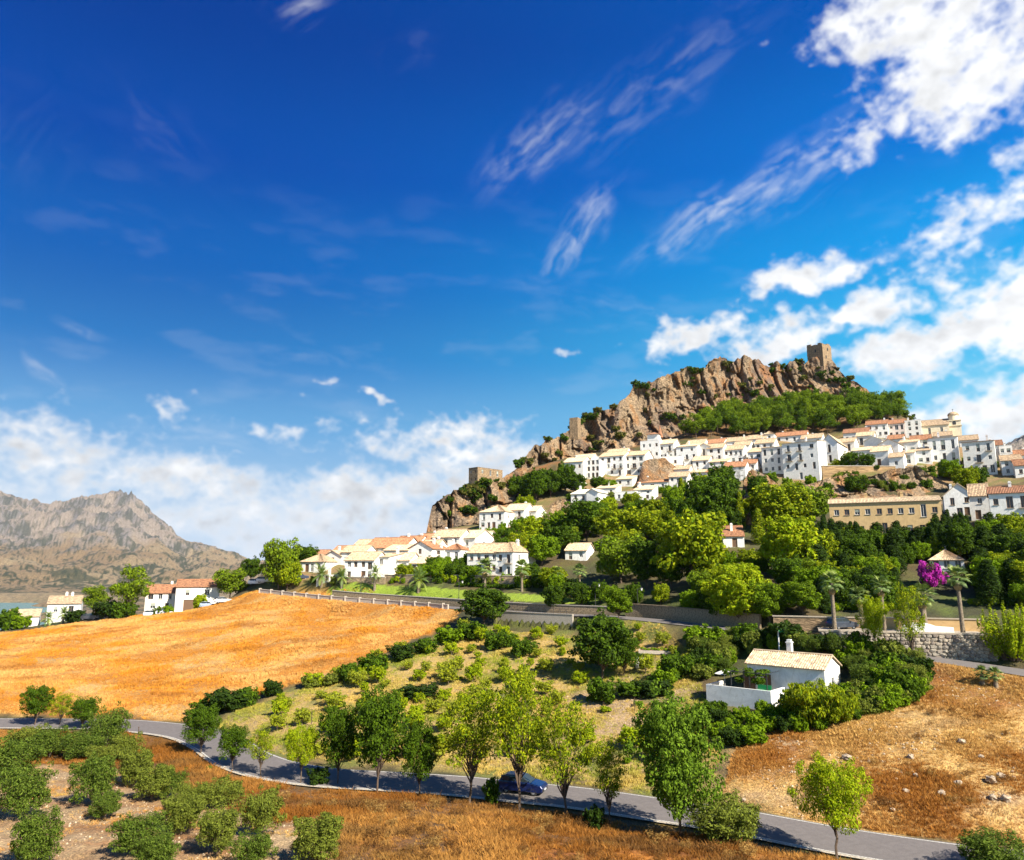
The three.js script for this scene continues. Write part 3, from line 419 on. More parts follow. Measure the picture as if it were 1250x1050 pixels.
// one window grid: counts from the top storey down
function openings(W, H, counts, o = {}) {
  const list = [], n = counts.length, st = H / n;
  counts.forEach((c, k) => {
    const y = H - (k + 1) * st;
    for (let i = 0; i < c; i++) {
      const x = lerp(-W / 2, W / 2, (i + 0.5) / c) * (c > 2 ? 0.97 : 0.92) + (rand() - 0.5) * 0.3, tall = rand() < (o.tall ?? 0.25) || o.balconies?.some(([r, q]) => r === k && q === i), w = Math.min(o.w ?? 0.95 + (rand() < 0.2 ? 0.3 : 0), (W / c) * 0.6), h = Math.min(tall ? st * 0.72 : o.h ?? 1.35, st * 0.72);
      const bal = o.balconies?.some(([r, q]) => r === k && q === i);
      list.push({ x, y: y + (tall ? st * 0.08 : st * 0.3), w, h, arch: o.arch, balcony: bal, shutter: rand() < (o.shutters ?? 0.25), light: rand() < 0.35, sill: rand() < 0.3 });
    }
  });
  if (o.door !== undefined) { const dw = o.doorW ?? 1.2, dh = Math.min(o.doorH ?? 2.2, H * 0.85), x = lerp(-W / 2 + dw, W / 2 - dw, o.door); for (let k = list.length - 1; k >= 0; k--) if (Math.abs(list[k].x - x) < (dw + list[k].w) / 2 + 0.15 && list[k].y < dh + 0.2) list.splice(k, 1); list.push({ x, y: 0.02, w: dw, h: dh, kind: 'door', mat: o.doorMat }); }
  return list;
}
const built = [];
// [x0, x1, base y, eave y] of the front on the plate; turn in degrees to the left; depth in metres
function house(label, [x0, x1, yb, ye], turn, depth, roof, o = {}) {
  const xm = (x0 + x1) / 2, p = o.d ? at(xm, yb, o.d) : onGround(xm, yb) ?? at(xm, yb, 280), d = -p.z, k = degToRad(turn), q = sight(xm, yb), da = sight(x1, yb).a - sight(x0, yb).a;
  const W = (da * d) / (Math.cos(k) + q.a * Math.sin(k)), H = at(xm, ye, d).y - p.y, sink = o.sink ?? 5;
  const t = thing(o.name ?? 'white_house', label, o.category ?? 'house', p, -k, o.group), wm = o.wall ?? white[built.length % 3], rm = tileMats[o.tile ?? 'tan'], rise = o.rise ?? Math.min(2.4, (roof === 'front' ? W : depth) * 0.26), near = d < 190;
  built.push({ x: p.x, z: p.z, r: Math.max(W, depth) * 0.6, t });
  const front = openings(W, H, o.win ?? [2, 2], o), right = openings(depth - 0.7, H, o.side ?? [], { shutters: 0.2 }), left = openings(depth - 0.7, H, o.left ?? [], {});
  const gableSide = roof === 'gable' ? rise : 0, gableFront = roof === 'front' ? rise : 0;
  const f = panel(W, H, sink, front, gableFront), b = panel(W, H, sink, [], gableFront); b.rotateY(Math.PI); b.translate(0, 0, -depth);
  const sd = (holes, s) => { const g = panel(depth - 0.7, H, sink, holes, gableSide * (1 - 0.7 / depth)); g.rotateY((s * Math.PI) / 2); g.translate((s * W) / 2, 0, -depth / 2); return g; };
  const shedWedge = [];
  if (roof === 'shed') for (const s of [-1, 1]) { const sh = new THREE.Shape([new THREE.Vector2(0, 0), new THREE.Vector2(depth, 0), new THREE.Vector2(depth, rise)]), g = new THREE.ExtrudeGeometry(sh, { depth: 0.35, bevelEnabled: false }); g.rotateY(Math.PI / 2); g.translate((s * (W - 0.35)) / 2 - 0.175, H, 0); shedWedge.push(g); }
  if (roof === 'shed') shedWedge.push(box(W - 0.7, rise, 0.35, 0, H + rise / 2, -depth + 0.18));
  mesh('wall', merge([f, b, sd(right, 1), sd(left, -1), ...shedWedge]), wm, t);
  for (const h of front) fitOpening(t, h, V(h.x, h.y, 0), 0, near);
  for (const h of right) fitOpening(t, h, V(W / 2, h.y, -depth / 2 - h.x), Math.PI / 2, near);
  for (const h of left) fitOpening(t, h, V(-W / 2, h.y, -depth / 2 + h.x), -Math.PI / 2, near);
  const e = 0.35, w = W / 2 + e * 0.6, top = H + 0.03; let parts = [], rp;
  if (roof === 'gable') { const y0 = top - (e * rise) / (depth / 2), R = top + rise; parts = [slope(V(-w, y0, e), V(w, y0, e), V(w, R, -depth / 2), V(-w, R, -depth / 2)), slope(V(w, y0, -depth - e), V(-w, y0, -depth - e), V(-w, R, -depth / 2), V(w, R, -depth / 2))]; const rg = new THREE.CylinderGeometry(0.14, 0.14, 2 * w, 7); rg.rotateZ(Math.PI / 2); rg.translate(0, R + 0.1, -depth / 2); parts.push(rg.toNonIndexed()); }
  else if (roof === 'front') { const y0 = top - (e * rise) / (W / 2), R = top + rise, x = W / 2 + e; parts = [slope(V(-x, y0, -depth - e), V(-x, y0, e), V(0, R, e), V(0, R, -depth - e)), slope(V(x, y0, e), V(x, y0, -depth - e), V(0, R, -depth - e), V(0, R, e))]; const rg = new THREE.CylinderGeometry(0.14, 0.14, depth + 2 * e, 7); rg.rotateX(Math.PI / 2); rg.translate(0, R + 0.1, -depth / 2); parts.push(rg.toNonIndexed()); }
  else if (roof === 'shed') parts = [slope(V(-w, top - 0.1, e), V(w, top - 0.1, e), V(w, top + rise + 0.12, -depth - 0.15), V(-w, top + rise + 0.12, -depth - 0.15))];
  else if (roof === 'hip') { const R = top + rise, i = Math.min(W, depth) / 2, a = V(-w, top - 0.1, e), b2 = V(w, top - 0.1, e), c2 = V(w, top - 0.1, -depth - e), d2 = V(-w, top - 0.1, -depth - e), m = W > depth ? [V(-W / 2 + i, R, -depth / 2), V(W / 2 - i, R, -depth / 2)] : [V(0, R, -i), V(0, R, -depth + i)]; if (W > depth) parts = [slope(a, b2, m[1], m[0]), slope(b2, c2, m[1], m[1]), slope(c2, d2, m[0], m[1]), slope(d2, a, m[0], m[0])]; else parts = [slope(a, b2, m[0], m[0]), slope(b2, c2, m[1], m[0]), slope(c2, d2, m[1], m[1]), slope(d2, a, m[0], m[1])]; }
  if (roof === 'flat') { rp = mesh('roof_terrace', box(W - 0.72, 0.2, depth - 0.72, 0, H - 0.5, -depth / 2), stoneTrim, t); mesh('coping', merge([box(W + 0.1, 0.08, 0.45, 0, H + 0.04, -0.175), box(W + 0.1, 0.08, 0.45, 0, H + 0.04, -depth + 0.175), box(0.45, 0.08, depth - 0.8, -W / 2 + 0.175, H + 0.04, -depth / 2), box(0.45, 0.08, depth - 0.8, W / 2 - 0.175, H + 0.04, -depth / 2)]), wm, t); }
  else rp = mesh('roof', merge(parts), rm, t);
  for (let c = 0; c < (o.chimneys ?? (rand() < 0.55 ? 1 : 0)); c++) { const x = (rand() - 0.5) * W * 0.7, z = -depth * (0.45 + rand() * 0.3), y = H + (roof === 'flat' ? -0.4 : rise * 0.35); mesh('chimney', merge([box(0.6, 2.0, 0.6, x, y + 1, z), box(0.76, 0.12, 0.76, x, y + 2.06, z), box(0.5, 0.3, 0.5, x, y + 2.27, z)]), wm, rp); }
  if (o.terraceRail) { const l = [box(W, 0.06, 0.06, 0, o.terraceRail + 1, 1.5)]; for (let c = 0; c <= 14; c++) l.push(box(0.04, 1, 0.04, lerp(-W / 2, W / 2, c / 14), o.terraceRail + 0.5, 1.5)); mesh('railing', merge(l), ironMat, t); }
  return { t, W, H, depth, rise, d, p };
}
// lower village, from the mirador side to the hotel
const LV = 'white houses of the lower village', UV_ = 'white houses of the upper village';
house('small white house with brown roof at the outer edge of the lower village', [379, 397, 686, 677], 18, 6, 'gable', { tile: 'brown', win: [2], group: LV });
house('low white house with hipped tan roof above the parked car street', [366, 394, 699, 686], 20, 8, 'hip', { win: [3], door: 0.2, group: LV });
house('white house with a blank gable behind the hipped house', [395, 416, 690, 679], 20, 7, 'front', { win: [1], tile: 'pale', group: LV });
house('white house with a long tan roof and three upper windows', [416, 445, 690, 674], 20, 7, 'gable', { win: [3, 2], group: LV });
house('long two storey white house with tan roof above the palm garden', [420, 456, 708, 684], 18, 8, 'gable', { win: [4, 3], door: 0.7, side: [1, 1], group: LV, sink: 3 });
house('tall blank white gable joined to the long two storey house', [456, 474, 706, 680], 18, 9, 'shed', { win: [1, 0], rise: 1, side: [1, 0], group: LV, sink: 3 });
house('white house under the broad red tiled roof', [444, 492, 684, 669], 20, 12, 'gable', { win: [4, 3], tile: 'red', rise: 3, group: LV });
house('white house with red roof and chimney on the village skyline', [480, 510, 676, 664], 20, 9, 'gable', { win: [2], tile: 'red', chimneys: 2, group: LV });
house('broad blank white wall beside the red roofed gable', [468, 498, 688, 672], 16, 7, 'shed', { win: [1], tile: 'pale', group: LV });
house('white gabled house with red roof on its left side', [498, 527, 688, 670], 24, 9, 'front', { win: [1, 1], tile: 'red', group: LV });
house('little red roofed house on the skyline below the cliff foot', [509, 529, 672, 660], 22, 8, 'gable', { win: [2], tile: 'red', group: LV });
house('white house with tan roof and two rows of windows below the cliff', [527, 561, 676, 656], 22, 9, 'gable', { win: [3, 3], group: LV, side: [1, 1] });
house('white house with bright blank side wall below the cliff', [559, 580, 676, 657], 30, 11, 'gable', { win: [1, 1], tile: 'pale', group: LV });
house('small white house with red hipped roof in front of the tan roofed one', [541, 562, 686, 671], 22, 6, 'hip', { win: [2], tile: 'red', group: LV });
house('narrow white annex between gable and red hipped house', [527, 542, 686, 672], 18, 6, 'flat', { win: [1, 1], group: LV });
house('white hotel wing with three upper balconied windows above the lawn', [570, 608, 700, 675], 24, 9, 'gable', { win: [4, 4], door: 0.75, balconies: [[0, 2]], group: LV, sink: 3 });
house('taller white hotel wing with corner chimney beside the tall palm', [605, 626, 703, 674], 32, 11, 'hip', { win: [2, 2], balconies: [[0, 1]], side: [2, 1], chimneys: 1, group: LV, sink: 3 });
house('small white shed with flat roof at the village entrance', [386, 404, 712, 702], 10, 5, 'flat', { win: [2], group: LV, sink: 2 });
// villas halfway up
house('white villa with stepped roofs under the outer cliff', [585, 616, 646, 625], 26, 10, 'hip', { win: [3, 4], tile: 'pale', door: 0.6, side: [2, 2], group: UV_ });
house('white villa wing with balcony under the outer cliff', [616, 640, 640, 623], 26, 9, 'gable', { win: [2, 2], balconies: [[0, 1]], tile: 'pale', group: UV_ });
house('white house hidden behind the villa wing', [638, 655, 636, 624], 30, 7, 'gable', { win: [1, 1], tile: 'pale', group: UV_ });
house('small white house with cream roof among the garden trees', [690, 716, 684, 672], 24, 7, 'gable', { win: [2], tile: 'pale', group: UV_, sink: 3 });
house('tiny white house with gabled roof among dense trees', [733, 752, 669, 659], 26, 6, 'front', { win: [1], tile: 'pale', group: UV_, sink: 3 });
house('white house with bright orange shed roof among the trees', [883, 909, 668, 655], 14, 7, 'shed', { win: [1], tile: 'red', rise: 2.8, door: 0.6, group: UV_, sink: 3 });
house('white house with flat terrace roof above the creeper mound', [697, 718, 612, 603], 26, 8, 'shed', { win: [2], tile: 'cream', group: UV_ });
house('blank white gable above the creeper mound', [716, 730, 613, 601], 34, 8, 'front', { win: [0], tile: 'cream', group: UV_ });
// upper row from the left
house('white house with two rows of windows at the left end of the upper row', [688, 712, 586, 564], 28, 10, 'gable', { win: [3, 3], tile: 'pale', group: UV_ });
house('white house with three tiers of dark arches', [711, 732, 585, 562], 28, 10, 'flat', { win: [4, 4, 4], arch: true, w: 1.3, h: 1.9, tall: 0, shutters: 0, group: UV_ });
house('white house with balconies right of the arcaded house', [732, 762, 581, 557], 28, 11, 'gable', { win: [4, 4, 3], balconies: [[1, 2], [1, 3]], group: UV_ });
house('white house with long tan roof and wide windows', [761, 788, 580, 556], 28, 11, 'gable', { win: [3, 3, 2], balconies: [[1, 1]], w: 1.5, group: UV_ });
house('tan roofed house tucked under the crag above the upper row', [752, 778, 562, 552], 26, 10, 'hip', { win: [2], group: UV_ });
const spireHouse = house('tall white house carrying a red roofed turret', [782, 806, 560, 538], 30, 9, 'flat', { win: [3, 3], balconies: [[1, 0], [1, 1]], group: UV_ });
house('white house right of the turret house', [803, 823, 562, 542], 30, 10, 'gable', { win: [2, 3], balconies: [[0, 1]], tile: 'pale', group: UV_ });
house('white terrace building above the red rock bluff', [806, 832, 570, 557], 22, 6, 'flat', { win: [2], group: UV_ });
house('broad white house with pale shed roof in the upper row', [826, 852, 570, 545], 30, 11, 'shed', { win: [2, 3, 2], tile: 'pale', balconies: [[1, 1]], group: UV_ });
house('tall white gabled house in the upper row', [852, 868, 568, 546], 36, 10, 'front', { win: [1, 2], tile: 'pale', group: UV_ });
house('white house with shaded balcony right of the tall gable', [864, 884, 570, 547], 30, 9, 'gable', { win: [2, 2, 2], balconies: [[1, 0], [1, 1]], group: UV_ });
house('white house with red lean roof on the lower row', [778, 816, 598, 589], 24, 8, 'shed', { win: [3], tile: 'red', rise: 2, group: UV_ });
house('white house with tan roof and three dark windows on the lower row', [817, 840, 598, 582], 24, 8, 'gable', { win: [3, 2], tall: 0.6, group: UV_ });
house('low white house with terrace on the lower row', [751, 776, 612, 600], 24, 8, 'flat', { win: [3], group: UV_ });
house('white house with small windows at the end of the lower terrace', [774, 797, 611, 598], 24, 8, 'shed', { win: [2, 2], tile: 'pale', group: UV_ });
house('low white wall house with tan coping on the lower row', [840, 862, 586, 577], 24, 7, 'shed', { win: [2], group: UV_ });
house('white house with tan roof and row of small windows', [884, 908, 566, 549], 30, 10, 'gable', { win: [4, 3], tile: 'tan', group: UV_ });
house('white house with red roof at the foot of the upper row', [884, 911, 588, 570], 28, 9, 'gable', { win: [4, 3, 3], tile: 'red', group: UV_ });
house('white house below its neighbours with red tiled lean roof', [862, 886, 588, 576], 26, 8, 'shed', { win: [3], tile: 'red', group: UV_ });
house('white house with tan roof on the top row under the pines', [880, 912, 548, 539], 26, 9, 'gable', { win: [3], group: UV_ });
house('white house with small roof tower under the pines', [912, 936, 548, 536], 28, 10, 'gable', { win: [3], chimneys: 2, group: UV_ });
house('small square white tower house under the pines', [934, 946, 546, 530], 28, 6, 'hip', { win: [1, 1], group: UV_ });
house('house with tan shed roof and blank wall beside the four storey house', [914, 931, 572, 552], 28, 10, 'shed', { win: [2, 1], rise: 3, group: UV_ });
house('long tan roof behind the four storey house', [946, 985, 540, 532], 30, 9, 'gable', { win: [4], tile: 'red', group: UV_ });
house('three storey white house with nine windows', [931, 957, 578, 546], 34, 10, 'shed', { win: [3, 3, 3], tile: 'pale', rise: 1.2, h: 1.5, group: UV_ });
house('four storey white house with flower hung balconies', [957, 1001, 586, 540], 36, 12, 'shed', { win: [3, 3, 4, 1], balconies: [[0, 0], [0, 1], [1, 0], [1, 1]], side: [1, 1, 1, 0], tile: 'pale', rise: 1.3, sink: 9, group: UV_ });
house('white gabled house beside the four storey house', [1004, 1024, 566, 540], 36, 16, 'front', { win: [1, 1], tile: 'pale', rise: 3, sink: 8, tall: 1, group: UV_ });
house('long low white house with tan roof below the top row', [1030, 1062, 540, 528], 30, 9, 'gable', { win: [4], tile: 'brown', group: UV_ });
house('white house with blank sunlit gable above the terrace wall', [1056, 1078, 556, 538], 44, 10, 'front', { win: [1], tile: 'cream', group: UV_ });
house('white house with tan roof in the middle of the terrace group', [1074, 1098, 560, 542], 40, 9, 'front', { win: [1, 1], tile: 'pale', group: UV_ });
house('white house with grey shutter and lean roof on the terrace', [1041, 1066, 568, 550], 32, 9, 'shed', { win: [2], tile: 'pale', door: 0.8, group: UV_ });
house('white house with sunlit end wall on the terrace edge', [1064, 1086, 568, 551], 38, 9, 'gable', { win: [1], tile: 'pale', door: 0.4, group: UV_ });
house('small square white house with one dark window on the terrace edge', [1101, 1118, 567, 553], 36, 7, 'shed', { win: [1], tile: 'tan', group: UV_ });
house('white house with tan roof beside the narrow alley', [1098, 1122, 556, 540], 34, 10, 'shed', { win: [2], tile: 'tan', rise: 2.4, group: UV_ });
// top row and church
house('white house with brown eaves at the left of the top row', [1058, 1085, 534, 518], 30, 9, 'gable', { win: [3, 4], tile: 'red', group: UV_ });
house('pale pink rendered house in the top row', [1085, 1106, 534, 517], 30, 9, 'gable', { win: [3, 3], tile: 'red', wall: mat(rgb(0.74, 0.62, 0.56), 0.95, { map: plasterMap }), group: UV_ });
house('tall white flat roofed house in the top row', [1106, 1126, 534, 513], 30, 9, 'flat', { win: [2, 2, 2], group: UV_ });
const church = house('cream church nave with orange tiled roof', [1126, 1160, 534, 519], 28, 12, 'gable', { name: 'church', category: 'church', win: [2], tile: 'tan', rise: 3.2, chimneys: 0, wall: mat(rgb(0.78, 0.66, 0.48), 0.95, { map: plasterMap }) });
house('white house with brown roof and six dark windows', [1136, 1172, 566, 534], 32, 10, 'shed', { win: [3, 3], tile: 'brown', rise: 1.2, tall: 0.6, h: 1.7, sink: 6, group: UV_ });
house('white house with awning balcony at the right of the terrace', [1178, 1218, 579, 539], 34, 10, 'shed', { win: [3, 3, 4], balconies: [[0, 2], [1, 1]], tile: 'brown', rise: 1.2, sink: 6, group: UV_ });
house('white house with terrace roof at the end of the upper village', [1222, 1238, 568, 544], 30, 9, 'flat', { win: [2, 2], terraceRail: 3, group: UV_ });
house('white house with red roof at the far end of the upper village', [1236, 1262, 568, 556], 30, 9, 'gable', { win: [2], tile: 'red', group: UV_ });
// plain houses wedged between the others
for (const [x0, x1, yb, ye, tn, dp, rf, tl, wn] of [[700, 722, 572, 560, 28, 9, 'gable', 'pale', [3]], [740, 764, 566, 553, 28, 9, 'gable', 'tan', [3]], [722, 744, 569, 557, 28, 9, 'flat', 'tan', [2]], [838, 860, 556, 542, 30, 9, 'gable', 'tan', [3]], [862, 884, 552, 541, 30, 9, 'gable', 'red', [3]], [896, 916, 558, 544, 30, 9, 'gable', 'tan', [2, 2]], [922, 946, 556, 541, 32, 9, 'gable', 'tan', [3, 2]], [905, 924, 580, 566, 28, 8, 'gable', 'red', [2, 2]], [846, 866, 578, 562, 28, 8, 'gable', 'pale', [2, 2]], [866, 888, 578, 564, 28, 8, 'shed', 'tan', [2, 2]], [1020, 1044, 552, 540, 36, 8, 'gable', 'tan', [2]], [1084, 1104, 548, 536, 34, 8, 'gable', 'red', [2]], [1112, 1138, 552, 537, 32, 9, 'gable', 'red', [2, 2]], [1120, 1138, 566, 550, 32, 8, 'shed', 'tan', [1, 2]], [1196, 1226, 556, 544, 30, 9, 'gable', 'brown', [3]], [1172, 1196, 548, 537, 30, 9, 'gable', 'tan', [2]], [1240, 1266, 582, 568, 28, 9, 'gable', 'red', [2]], [793, 820, 580, 570, 24, 7, 'shed', 'tan', [2]], [728, 752, 606, 596, 24, 7, 'shed', 'pale', [2]], [978, 1004, 546, 535, 32, 9, 'gable', 'tan', [3]], [764, 786, 570, 558, 28, 8, 'gable', 'pale', [3]], [690, 708, 598, 588, 26, 7, 'flat', 'tan', [2]], [752, 772, 594, 585, 26, 7, 'shed', 'pale', [2]], [820, 842, 584, 573, 26, 7, 'gable', 'tan', [2]], [1046, 1068, 544, 532, 32, 8, 'gable', 'pale', [2]], [1066, 1088, 546, 536, 34, 8, 'flat', 'tan', [2]], [1140, 1164, 542, 532, 30, 8, 'gable', 'tan', [3]], [1208, 1232, 566, 552, 32, 8, 'flat', 'tan', [2, 2]], [1036, 1054, 576, 562, 36, 7, 'shed', 'pale', [2]], [1086, 1104, 572, 558, 36, 7, 'gable', 'tan', [1]], [928, 950, 566, 552, 32, 8, 'gable', 'tan', [2, 2]], [1224, 1250, 580, 562, 30, 8, 'gable', 'tan', [2, 2]]])
  house(`plain white house with ${tl} roof wedged between its neighbours in the upper village`, [x0, x1, yb, ye], tn, dp, rf, { tile: tl, win: wn, group: UV_ });
for (const [x0, x1, yb, ye, tn, dp, rf, tl, wn] of [[404, 424, 684, 674, 20, 7, 'gable', 'red', [2]], [430, 452, 678, 667, 20, 8, 'gable', 'tan', [2]], [456, 476, 680, 668, 20, 8, 'gable', 'red', [2]], [512, 532, 682, 668, 22, 8, 'gable', 'tan', [2]], [474, 500, 698, 684, 18, 7, 'gable', 'pale', [2]], [545, 570, 668, 655, 22, 8, 'hip', 'pale', [2]], [576, 594, 670, 657, 26, 8, 'gable', 'pale', [2]], [500, 520, 700, 688, 18, 6, 'shed', 'pale', [2]]])
  house(`plain white house with ${tl} roof wedged between its neighbours in the lower village`, [x0, x1, yb, ye], tn, dp, rf, { tile: tl, win: wn, group: LV });
// right-hand group and the cream house
house('long cream house with ten square windows above the gardens', [1013, 1151, 655, 613], 25, 9, 'gable', { name: 'cream_house', wall: ochreWall, tile: 'pale', win: [10, 9], w: 1.1, h: 1.3, balconies: [[1, 4], [1, 5]], tall: 0.1, rise: 1.2, chimneys: 3, sink: 3, d: 172 });
house('white house with long sloping gable beside the cream house', [1154, 1192, 630, 605], 28, 9, 'front', { win: [2, 1], tile: 'pale', rise: 3, door: 0.85, sink: 4 });
house('white house with orange roof and drain pipe by the sloping gable', [1186, 1210, 634, 605], 32, 8, 'gable', { win: [1, 1], tile: 'tan', rise: 3, door: 0.2, sink: 4 });
house('large white house with brown tiled roof above the hedge', [1211, 1262, 642, 602], 32, 10, 'gable', { win: [3, 3], tile: 'brown', balconies: [[0, 2]], rise: 1.8, sink: 4 });
house('white villa with hipped cream roof behind the bougainvillea', [1136, 1178, 698, 684], 28, 9, 'hip', { win: [3], tile: 'pale', rise: 1.8, sink: 3, category: 'villa', name: 'white_villa' });
// farm beyond the golden field
house('white farmhouse wing with orange roof behind the golden field', [176, 213, 746, 724], -20, 8, 'gable', { name: 'farmhouse', win: [3, 2], tile: 'red', rise: 2, sink: 4, d: 207, chimneys: 1 });
house('taller white farm building with dark garage door', [213, 266, 746, 716.5], -20, 10, 'gable', { name: 'farmhouse', win: [2, 0], tile: 'red', rise: 1.8, door: 0.08, doorW: 3.4, doorH: 3, sink: 4, d: 205, chimneys: 0 });
house('white barn with tan roof behind two small palms', [55, 96, 766, 737], -26, 9, 'gable', { name: 'farmhouse', win: [2, 0], tile: 'tan', rise: 1.8, sink: 4, d: 213, chimneys: 2 });
house('low white shed with cream roof at the lake side', [6, 46, 768, 753], -28, 7, 'shed', { name: 'farmhouse', win: [2], tile: 'pale', rise: 1.6, sink: 4, d: 216, chimneys: 0 });
// details on the tall ones
{
  const { t, W, H, depth } = spireHouse, turret = new THREE.Group(); turret.name = 'turret'; t.add(turret);
  mesh('turret_wall', box(W * 0.55, 3, W * 0.5, 0.4, H + 1.5, -depth * 0.5), white[0], turret);
  const c = new THREE.ConeGeometry(W * 0.47, 1.2, 4); c.rotateY(Math.PI / 4); c.translate(0.4, H + 3.55, -depth * 0.5); mesh('turret_roof', c, tileMats.red, turret);
  const s = new THREE.ConeGeometry(1.3, 5.5, 10); s.translate(2.2, H + 4.8, -depth * 0.5 - 2); mesh('spire', s, tileMats.brown, turret);
}
{ // church tower
  const p = at(1167, 534, 303), t = thing('church_tower', 'cream church bell tower with domed cupola', 'tower', p, -degToRad(28)), w = 4.6, cream = mat(rgb(0.8, 0.68, 0.5), 0.95, { map: plasterMap });
  mesh('wall', box(w, 11, w, 0, 1.5, -w / 2), cream, t);
  mesh('cornice', merge([box(w + 0.6, 0.35, w + 0.6, 0, 5.0, -w / 2), box(w + 0.5, 0.3, w + 0.5, 0, 7.2, -w / 2)]), cream, t);
  for (const [x, z, r] of [[0, 0.02, 0], [w / 2 + 0.02, -w / 2, Math.PI / 2], [-w / 2 - 0.02, -w / 2, -Math.PI / 2]]) { const g = new THREE.Group(); g.name = 'belfry_opening'; g.position.set(x, 5.4, z); g.rotation.y = r; t.add(g); const s = new THREE.Shape(); s.moveTo(-0.6, 0); s.lineTo(-0.6, 0.9); s.absarc(0, 0.9, 0.6, Math.PI, 0, true); s.lineTo(0.6, 0); mesh('louvre', new THREE.ExtrudeGeometry(s, { depth: 0.05, bevelEnabled: false }), ironMat, g); }
  const oct = new THREE.CylinderGeometry(1.9, 2.1, 2.3, 8); oct.translate(0, 8.5, -w / 2); mesh('lantern', oct, cream, t);
  const dome = new THREE.SphereGeometry(2.15, 12, 7, 0, 6.3, 0, Math.PI / 2); dome.scale(1, 0.75, 1); dome.translate(0, 9.6, -w / 2); mesh('dome', dome, tileMats.tan, t);
  mesh('cross', merge([box(0.12, 1.4, 0.12, 0, 11.8, -w / 2), box(0.7, 0.12, 0.12, 0, 12.1, -w / 2)]), ironMat, t);
}
{ // castle keep
  const p = at(1001, 443, 381), t = thing('castle_tower', 'square ruined stone castle keep on top of the crag', 'tower', V(p.x, p.y - 1, p.z), -degToRad(52));
  const W = 8.8, D = 8.8, H = 10, g = new THREE.BoxGeometry(W, H + 5, D, 22, 30, 22), a = g.attributes.position;
  for (let k = 0; k < a.count; k++) { const x = a.getX(k), y = a.getY(k), z = a.getZ(k), n = fbm3(x * 0.5, y * 0.5, z * 0.5, 3) * 0.35, top = y > (H + 5) / 2 - 0.2; a.setXYZ(k, x + Math.sign(x) * n * 0.5, y + (top ? 0.7 * fbm2(x * 0.5 + 3, z * 0.5, 2) - (Math.abs(x) < W / 2 - 0.6 && Math.abs(z) < D / 2 - 0.6 ? 1.2 : 0) : 0), z + Math.sign(z) * n * 0.5); }
  g.translate(0, H / 2 - 2.5, 0); g.computeVertexNormals(); const uv = g.attributes.uv; for (let k = 0; k < uv.count; k++) uv.setXY(k, uv.getX(k) * 2, uv.getY(k) * 3);
  mesh('wall', g, stoneWall, t);
  mesh('parapet', merge([box(2.2, 1.1, 1, -W / 2 + 1.2, H + 0.3, D / 2 - 0.6), box(1.6, 0.7, 1, 2.6, H + 0.15, D / 2 - 0.6), box(1, 0.9, 2.4, W / 2 - 0.6, H + 0.2, -2)]), stoneWall, t);
  for (const [x, y, z, r] of [[0.5, 6.5, D / 2 + 0.03, 0], [W / 2 + 0.03, 7.5, -0.5, Math.PI / 2], [W / 2 + 0.03, 3, 1.5, Math.PI / 2]]) { const m = mesh('window', box(0.7, 1.5, 0.3), ironMat, t); m.position.set(x, y, z); m.rotation.y = r; }
}
{ // the old stone house on the outer cliff
  const h = house('roofless tan stone house perched on the outer cliff', [572, 583, 590, 571], 44, 13, 'flat', { name: 'stone_house', wall: stoneWall, win: [2, 2], side: [3, 3], tall: 0, shutters: 0, h: 1.1, w: 0.7, sink: 14, d: 275, chimneys: 0 });
  void h;
}
// low stone lookout on the crag shoulder
scene.add(tag(mesh(numbered('stone_lookout'), (() => { const g = box(4, 10, 3.4, 0, -3, 0); g.rotateY(-0.5); const p = at(702, 516, 330); g.translate(p.x, p.y, p.z); return g; })(), stoneWall), 'small square stone lookout on the crag shoulder', 'lookout'));
// ------------------------------------------------------------------ vegetation
const leafMat = new THREE.MeshPhysicalMaterial({ vertexColors: true, roughness: 0.85, transmission: 0.4, thickness: 0, specularIntensity: 0.1 });
const barkMat = mat(rgb(0.16, 0.11, 0.075), 1, { map: rockGrain }), paleBark = mat(rgb(0.3, 0.24, 0.17), 1, { map: rockGrain });
function tube(pts, r0, r1, sides = 6) {
  const pos = [], idx = [], n = pts.length, uv = [];
  pts.forEach((p, k) => { const t = (pts[Math.min(n - 1, k + 1)].clone().sub(pts[Math.max(0, k - 1)])).normalize(), u = Math.abs(t.y) > 0.9 ? V(1, 0, 0) : V(0, 1, 0), a = u.cross(t).normalize(), b = t.clone().cross(a), r = lerp(r0, r1, k / (n - 1)); for (let i = 0; i <= sides; i++) { const q = (i / sides) * 6.28318; pos.push(p.x + (a.x * Math.cos(q) + b.x * Math.sin(q)) * r, p.y + (a.y * Math.cos(q) + b.y * Math.sin(q)) * r, p.z + (a.z * Math.cos(q) + b.z * Math.sin(q)) * r); uv.push(i / sides, k * 0.3); if (k && i) { const o = k * (sides + 1) + i; idx.push(o - sides - 2, o - 1, o, o - sides - 2, o, o - sides - 1); } } });
  const g = new THREE.BufferGeometry(); g.setAttribute('position', new THREE.Float32BufferAttribute(pos, 3)); g.setAttribute('uv', new THREE.Float32BufferAttribute(uv, 2)); g.setIndex(idx); g.computeVertexNormals(); return g.toNonIndexed();
}
function bough(p, q, r0, r1, rnd, wob = 0.12, n = 5) { const l = p.distanceTo(q), pts = []; for (let k = 0; k <= n; k++) { const t = k / n, m = p.clone().lerp(q, t); m.y += Math.sin(t * Math.PI) * l * 0.06; m.x += (rnd() - 0.5) * wob * l * (t > 0 && t < 1 ? 1 : 0); m.z += (rnd() - 0.5) * wob * l * (t > 0 && t < 1 ? 1 : 0); pts.push(m); } return tube(pts, r0, r1, 5); }
